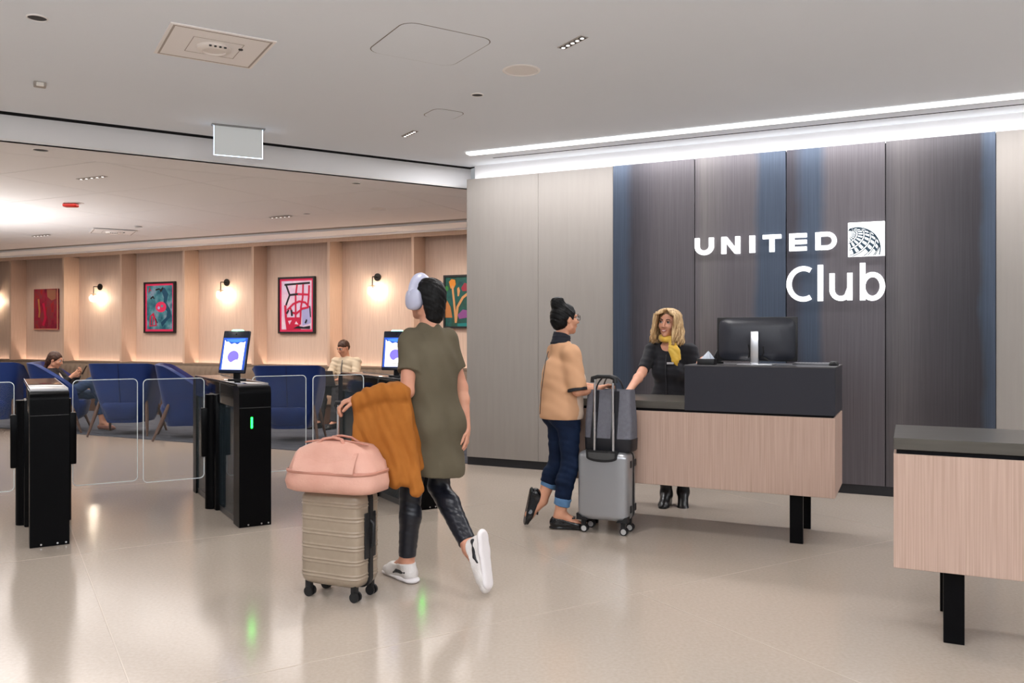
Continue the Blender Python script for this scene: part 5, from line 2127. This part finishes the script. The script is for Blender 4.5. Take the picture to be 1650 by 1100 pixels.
st3 = [('p', P_LAV, [(.35, -.15), (.9, -.1), (.95, -.75), (.4, -.85)], 0),
       ('r', P_BLACK, [(-.8, .85), (.9, .9)], .035), ('r', P_BLACK, [(-.7, .85), (-.45, .42), (-.7, .0)], K), ('r', P_RED, [(.05, .85), (-.05, .4), (-.05, -.6)], K), ('r', P_RED, [(.45, .85), (.42, .3), (.3, -.1), (.25, -.8)], K),
       ('r', P_RED, [(.85, .8), (.82, .3), (.75, -.05)], K), ('r', P_BLACK, [(-.45, .42), (.1, .45)], K), ('r', P_RED, [(.1, .45), (.8, .42)], K),
       ('r', P_RED, [(-.75, .0), (-.7, -.5), (-.6, -.95), (.3, -.95)], .05), ('r', P_RED, [(-.6, -.2), (-.2, .05), (.2, .15), (.6, .1), (.85, -.1)], K), ('r', P_RED, [(-.4, -.1), (-.3, -.3), (.0, -.35), (.4, -.15), (.8, -.1)], K),
       ('r', P_RED, [(-.7, -.55), (.3, -.55)], .04), ('p', P_RED, [(-.65, -.55), (.25, -.55), (.2, -.95), (-.55, -.98)], 0), ('p', P_PALE, [(-.55, -.65), (-.3, -.62), (-.45, -.8)], 0), ('p', P_PALE, [(-.1, -.78), (.0, -.66), (.15, -.8)], 0),
       ('p', P_BLACK, [(-.2, -.96), (.9, -.98), (.92, -.85), (.5, -.9), (.1, -.86)], 0), ('r', P_BLACK, [(-.32, -.2), (-.28, -.45)], .04), ('r', P_BLACK, [(.9, -.05), (.95, -.5)], .02), ('r', P_BLACK, [(.6, -.75), (.7, -.6)], .03), ('r', P_BLACK, [(-.65, -.35), (-.5, -.2)], .03)]
picture(sW(451, NB), sW(509.5, NB), 1.41, 2.385, 'black framed abstract picture of crimson lines on pink and white', P_PALE, P_PINK, True, st3)
s_4 = sW(717, NB)
st4 = [('p', P_ORANGE, [(-.7, .75), (-.55, .85), (-.35, .82), (-.3, .65), (-.42, .5), (-.6, .5)], 0), ('r', P_PEACH, [(-.5, .6), (-.42, .1), (-.35, -.4), (-.3, -.8)], .035), ('r', P_PEACH, [(-.3, -.75), (-.2, -.2), (.1, .15), (.5, .35)], .04),
       ('p', P_PEACH, [(-.22, .5), (-.12, .55), (-.06, .4), (-.12, .2), (-.2, .2)], 0), ('p', P_OCHRE, [(-.95, -.1), (-.8, .05), (-.6, -.2), (-.5, -.6), (-.9, -.6)], 0), ('p', P_PURPLE, [(-.2, -.5), (.1, -.3), (.5, -.35), (.4, -.6), (-.1, -.65)], 0),
       ('p', P_MAROON, [(0, .5), (.2, .7), (.6, .6), (.5, .4), (.1, .38)], 0), ('p', mat('paint_bright_teal', rgb(20, 120, 118), .6), [(-.2, -.82), (.6, -.8), (.6, -.95), (-.2, -.97)], 0), ('p', mat('paint_leaf', rgb(50, 120, 50), .6), arc(-.82, .5, .1, 0, 350, 12, .1), 0)]
picture(s_4, s_4 + .62, 1.49, 2.32, 'dark green abstract picture with orange blooms, beside the reception wall', P_FOREST, None, True, st4)

# ------------------------------------------------------------------ ceiling fixtures
CZ = MAIN_Z
M_FIX = mat('fixture_white', (.92, .88, .86), .6)
M_FIXD = mat('fixture_dark', (.02, .02, .022), .5)


def round_fix(x, y, r, z, name, label, cat, dark=True, group=None):
    t = thing(name, label, cat, (x, y, z), 0, group)
    m = MB()
    m.lathe([(r * 1.12, .001), (r * 1.15, -.004), (r * 1.02, -.008), (r, -.006), (r, .001)], 28)
    m.build('rim', M_FIX, t, smooth=40)
    m = MB()
    m.lathe([(.001, -.003), (r * .99, -.003), (r * .99, .0)], 28)
    m.build('aperture', M_FIXD if dark else mat('speaker_grille', rgb(238, 232, 228), .8), t, smooth=0)
    return t


round_fix(-2.73, 4.81, .05, CZ, 'downlight', 'black round downlight in the top left corner of the ceiling', 'downlight', True, 'round dark downlights')
round_fix(-.264, 6.36, .042, CZ, 'downlight', 'small grey round downlight above the reception wall corner', 'downlight', True, 'round dark downlights')
round_fix(-4.09, 7.26, .06, LOUNGE_Z, 'downlight', 'dark round downlight in the lounge ceiling edge at far left', 'downlight', True, 'round dark downlights')
round_fix(-1.65, 8.86, .045, LOUNGE_Z, 'downlight', 'dark round downlight under the lounge ceiling edge near the reception wall', 'downlight', True, 'round dark downlights')
round_fix(-2.72, 11.1, .045, LOUNGE_Z - .0, 'downlight', 'small dark downlight right of the lounge slot light above the pink picture', 'downlight', True, 'round dark downlights')
round_fix(-5.55, 12.42, .05, LOUNGE_Z - .012, 'downlight', 'dark downlight behind the square lounge ceiling unit', 'downlight', True, 'round dark downlights')
round_fix(.064, 5.77, .115, CZ, 'ceiling_speaker', 'large round pale speaker in the reception ceiling', 'speaker', False)
round_fix(-1.71, 10.68, .10, LOUNGE_Z, 'ceiling_speaker', 'round pale speaker in the lounge ceiling', 'speaker', False)


def square_unit(loc, rz, label):
    t = thing('ceiling_unit', label, 'ceiling unit', loc, rz, 'square ceiling units')
    m = MB()
    m.bb((-.31, -.31, -.008), (.31, .31, .0), .002, 1)
    m.build('plate', M_FIX, t, smooth=0)
    m = MB()
    lp = [(-.285, -.285), (.285, -.285), (.285, .285), (-.285, .285)]
    m.ribbon(lp, .012, -.0095, -.008, 'z', closed=True)
    lp = [(-.15, -.15), (.15, -.15), (.15, .15), (-.15, .15)]
    m.ribbon(lp, .004, -.0095, -.008, 'z', closed=True)
    m.build('groove', mat('groove_shadow', rgb(176, 164, 156), .7), t, smooth=0)
    m = MB()
    m.lathe([(.105, -.008), (.105, -.022), (.095, -.030), (.07, -.034), (.068, -.026), (.001, -.026)], 32)
    dome = m.build('dome', mat('dome_pale', rgb(236, 228, 222), .5), t, smooth=30)
    m = MB()
    m.cyl((.15, -.06, -.014), (.15, -.06, -.008), .014, n=14)
    m.build('sensor', M_FIXD, t, smooth=0)
    for k in range(4):
        m = MB()
        m.bb((-.05 + .03 * k, -.102, -.032), (-.036 + .03 * k, -.09, -.024))
        m.build('slot', M_FIXD, dome, smooth=0)
    return t


square_unit((-1.887, 5.30, CZ), RZ_G, 'square pale ceiling unit with round dome, top left of the reception ceiling')
square_unit((-6.2, 13.0, LOUNGE_Z - .012), RZ_G, 'square ceiling unit with dome above the lounge chairs')


def access_panel(x, y, w, r, label):
    t = thing('access_panel', label, 'access panel', (x, y, CZ), RZ_G, 'round cornered ceiling access panels')
    m = MB()
    lp = rrect(w, w, r, 6)
    m.prism(lp, -.003, .002, 'z')
    m.build('panel', M_CEIL, t, smooth=0)
    m = MB()
    lp = rrect(w + .006, w + .006, r, 6)
    m.ribbon(lp, .006, -.0012, .001, 'z', closed=True)
    m.build('joint', mat('panel_joint', rgb(120, 112, 106), .8), t, smooth=0)


access_panel(-.52, 5.28, .60, .09, 'large round cornered access panel in the reception ceiling')
access_panel(-.566, 6.93, .27, .07, 'small round cornered access panel near the bulkhead corner')


def slot_light(loc, rz, label, L=.25, lit=2.0):
    t = thing('slot_light', label, 'light', loc, rz, 'five cell slot lights')
    m = MB()
    m.bb((-L / 2, -.03, -.005), (L / 2, .03, 0), .001, 1)
    m.build('frame', mat('slot_frame', rgb(176, 168, 162), .4), t, smooth=0)
    for k in range(5):
        m = MB()
        x = -L / 2 + L * (k + .5) / 5
        m.bb((x - .019, -.021, -.0065), (x + .019, .021, -.004))
        c = m.build('cell', M_FIXD, t, smooth=0)
        m = MB()
        m.cyl((x, 0, -.0085), (x, 0, -.006), .012, n=12)
        m.build('lens', mat('slot_lens', (1, 1, 1), .5, emit=(1, .95, .9), estr=lit), c, smooth=0)
    return t


RZ_S = RZ_G + math.pi / 2
slot_light((.378, 5.22, CZ), RZ_S, 'slot light in the reception ceiling right of the large access panel')
slot_light((-.93, 7.60, CZ), RZ_S, 'slot light in the reception ceiling near the bulkhead')
slot_light((-4.3, 8.56, LOUNGE_Z), RZ_W, 'slot light in the lounge ceiling left of the hanging sign panel', .40)
slot_light((-3.14, 11.35, LOUNGE_Z - .012), RZ_W, 'slot light in the lounge ceiling above the pink picture', .36)
slot_light((-7.6, 13.5, LOUNGE_Z - .012), RZ_W, 'slot light deep in the lounge ceiling at far left', .40)

# square motion sensor
t = thing('motion_sensor', 'small square white motion sensor on the ceiling at left', 'sensor', (-3.42, 6.06, CZ), RZ_G)
m = MB()
m.bb((-.04, -.04, -.03), (.04, .04, 0), .006, 2)
m.build('housing', mat('sensor_grey', rgb(168, 160, 152), .5), t, smooth=30)
m = MB()
m.bb((-.024, -.0425, -.032), (.024, -.02, -.006), .004, 2)
m.build('lens', mat('sensor_lens', rgb(240, 236, 230), .3), t, smooth=30)
# red alarm
t = thing('fire_alarm', 'red fire alarm beacon on the lounge ceiling at left', 'alarm', (-5.38, 10.2, LOUNGE_Z), 0)
m = MB()
m.bb((-.085, -.05, -.055), (.085, .05, -.006), .02, 3)
m.build('housing', mat('alarm_red', rgb(170, 30, 18), .35), t, smooth=40)
m = MB()
m.bb((-.07, -.045, -.008), (.14, .045, 0))
m.build('base', M_FIX, t, smooth=0)
# edge lit sign panel hanging from the ceiling
t = thing('hanging_sign', 'blank edge lit acrylic sign panel hanging below the bulkhead line', 'sign', (-2.40, 7.34, CZ), math.atan2(.19, .40))
m = MB()
m.bb((-.225, -.03, -.012), (.225, .03, 0), .002, 1)
m.build('mount', mat('mount_grey', rgb(150, 150, 150), .5), t, smooth=0)
m = MB()
m.bb((-.205, -.006, -.265), (.205, .006, -.012))
pl_ = m.build('panel', mat('frosted_acrylic', rgb(205, 207, 205), .5, emit=(.8, .86, .9), estr=.18), t, smooth=0)
m = MB()
for x in (-.206, .203):
    m.bb((x, -.0065, -.265), (x + .003, .0065, -.012))
m.bb((-.206, -.0065, -.267), (.206, .0065, -.264))
m.build('lit_edge', mat('lit_edge', (1, 1, 1), .5, emit=(.55, .75, 1.0), estr=5), pl_, smooth=0)
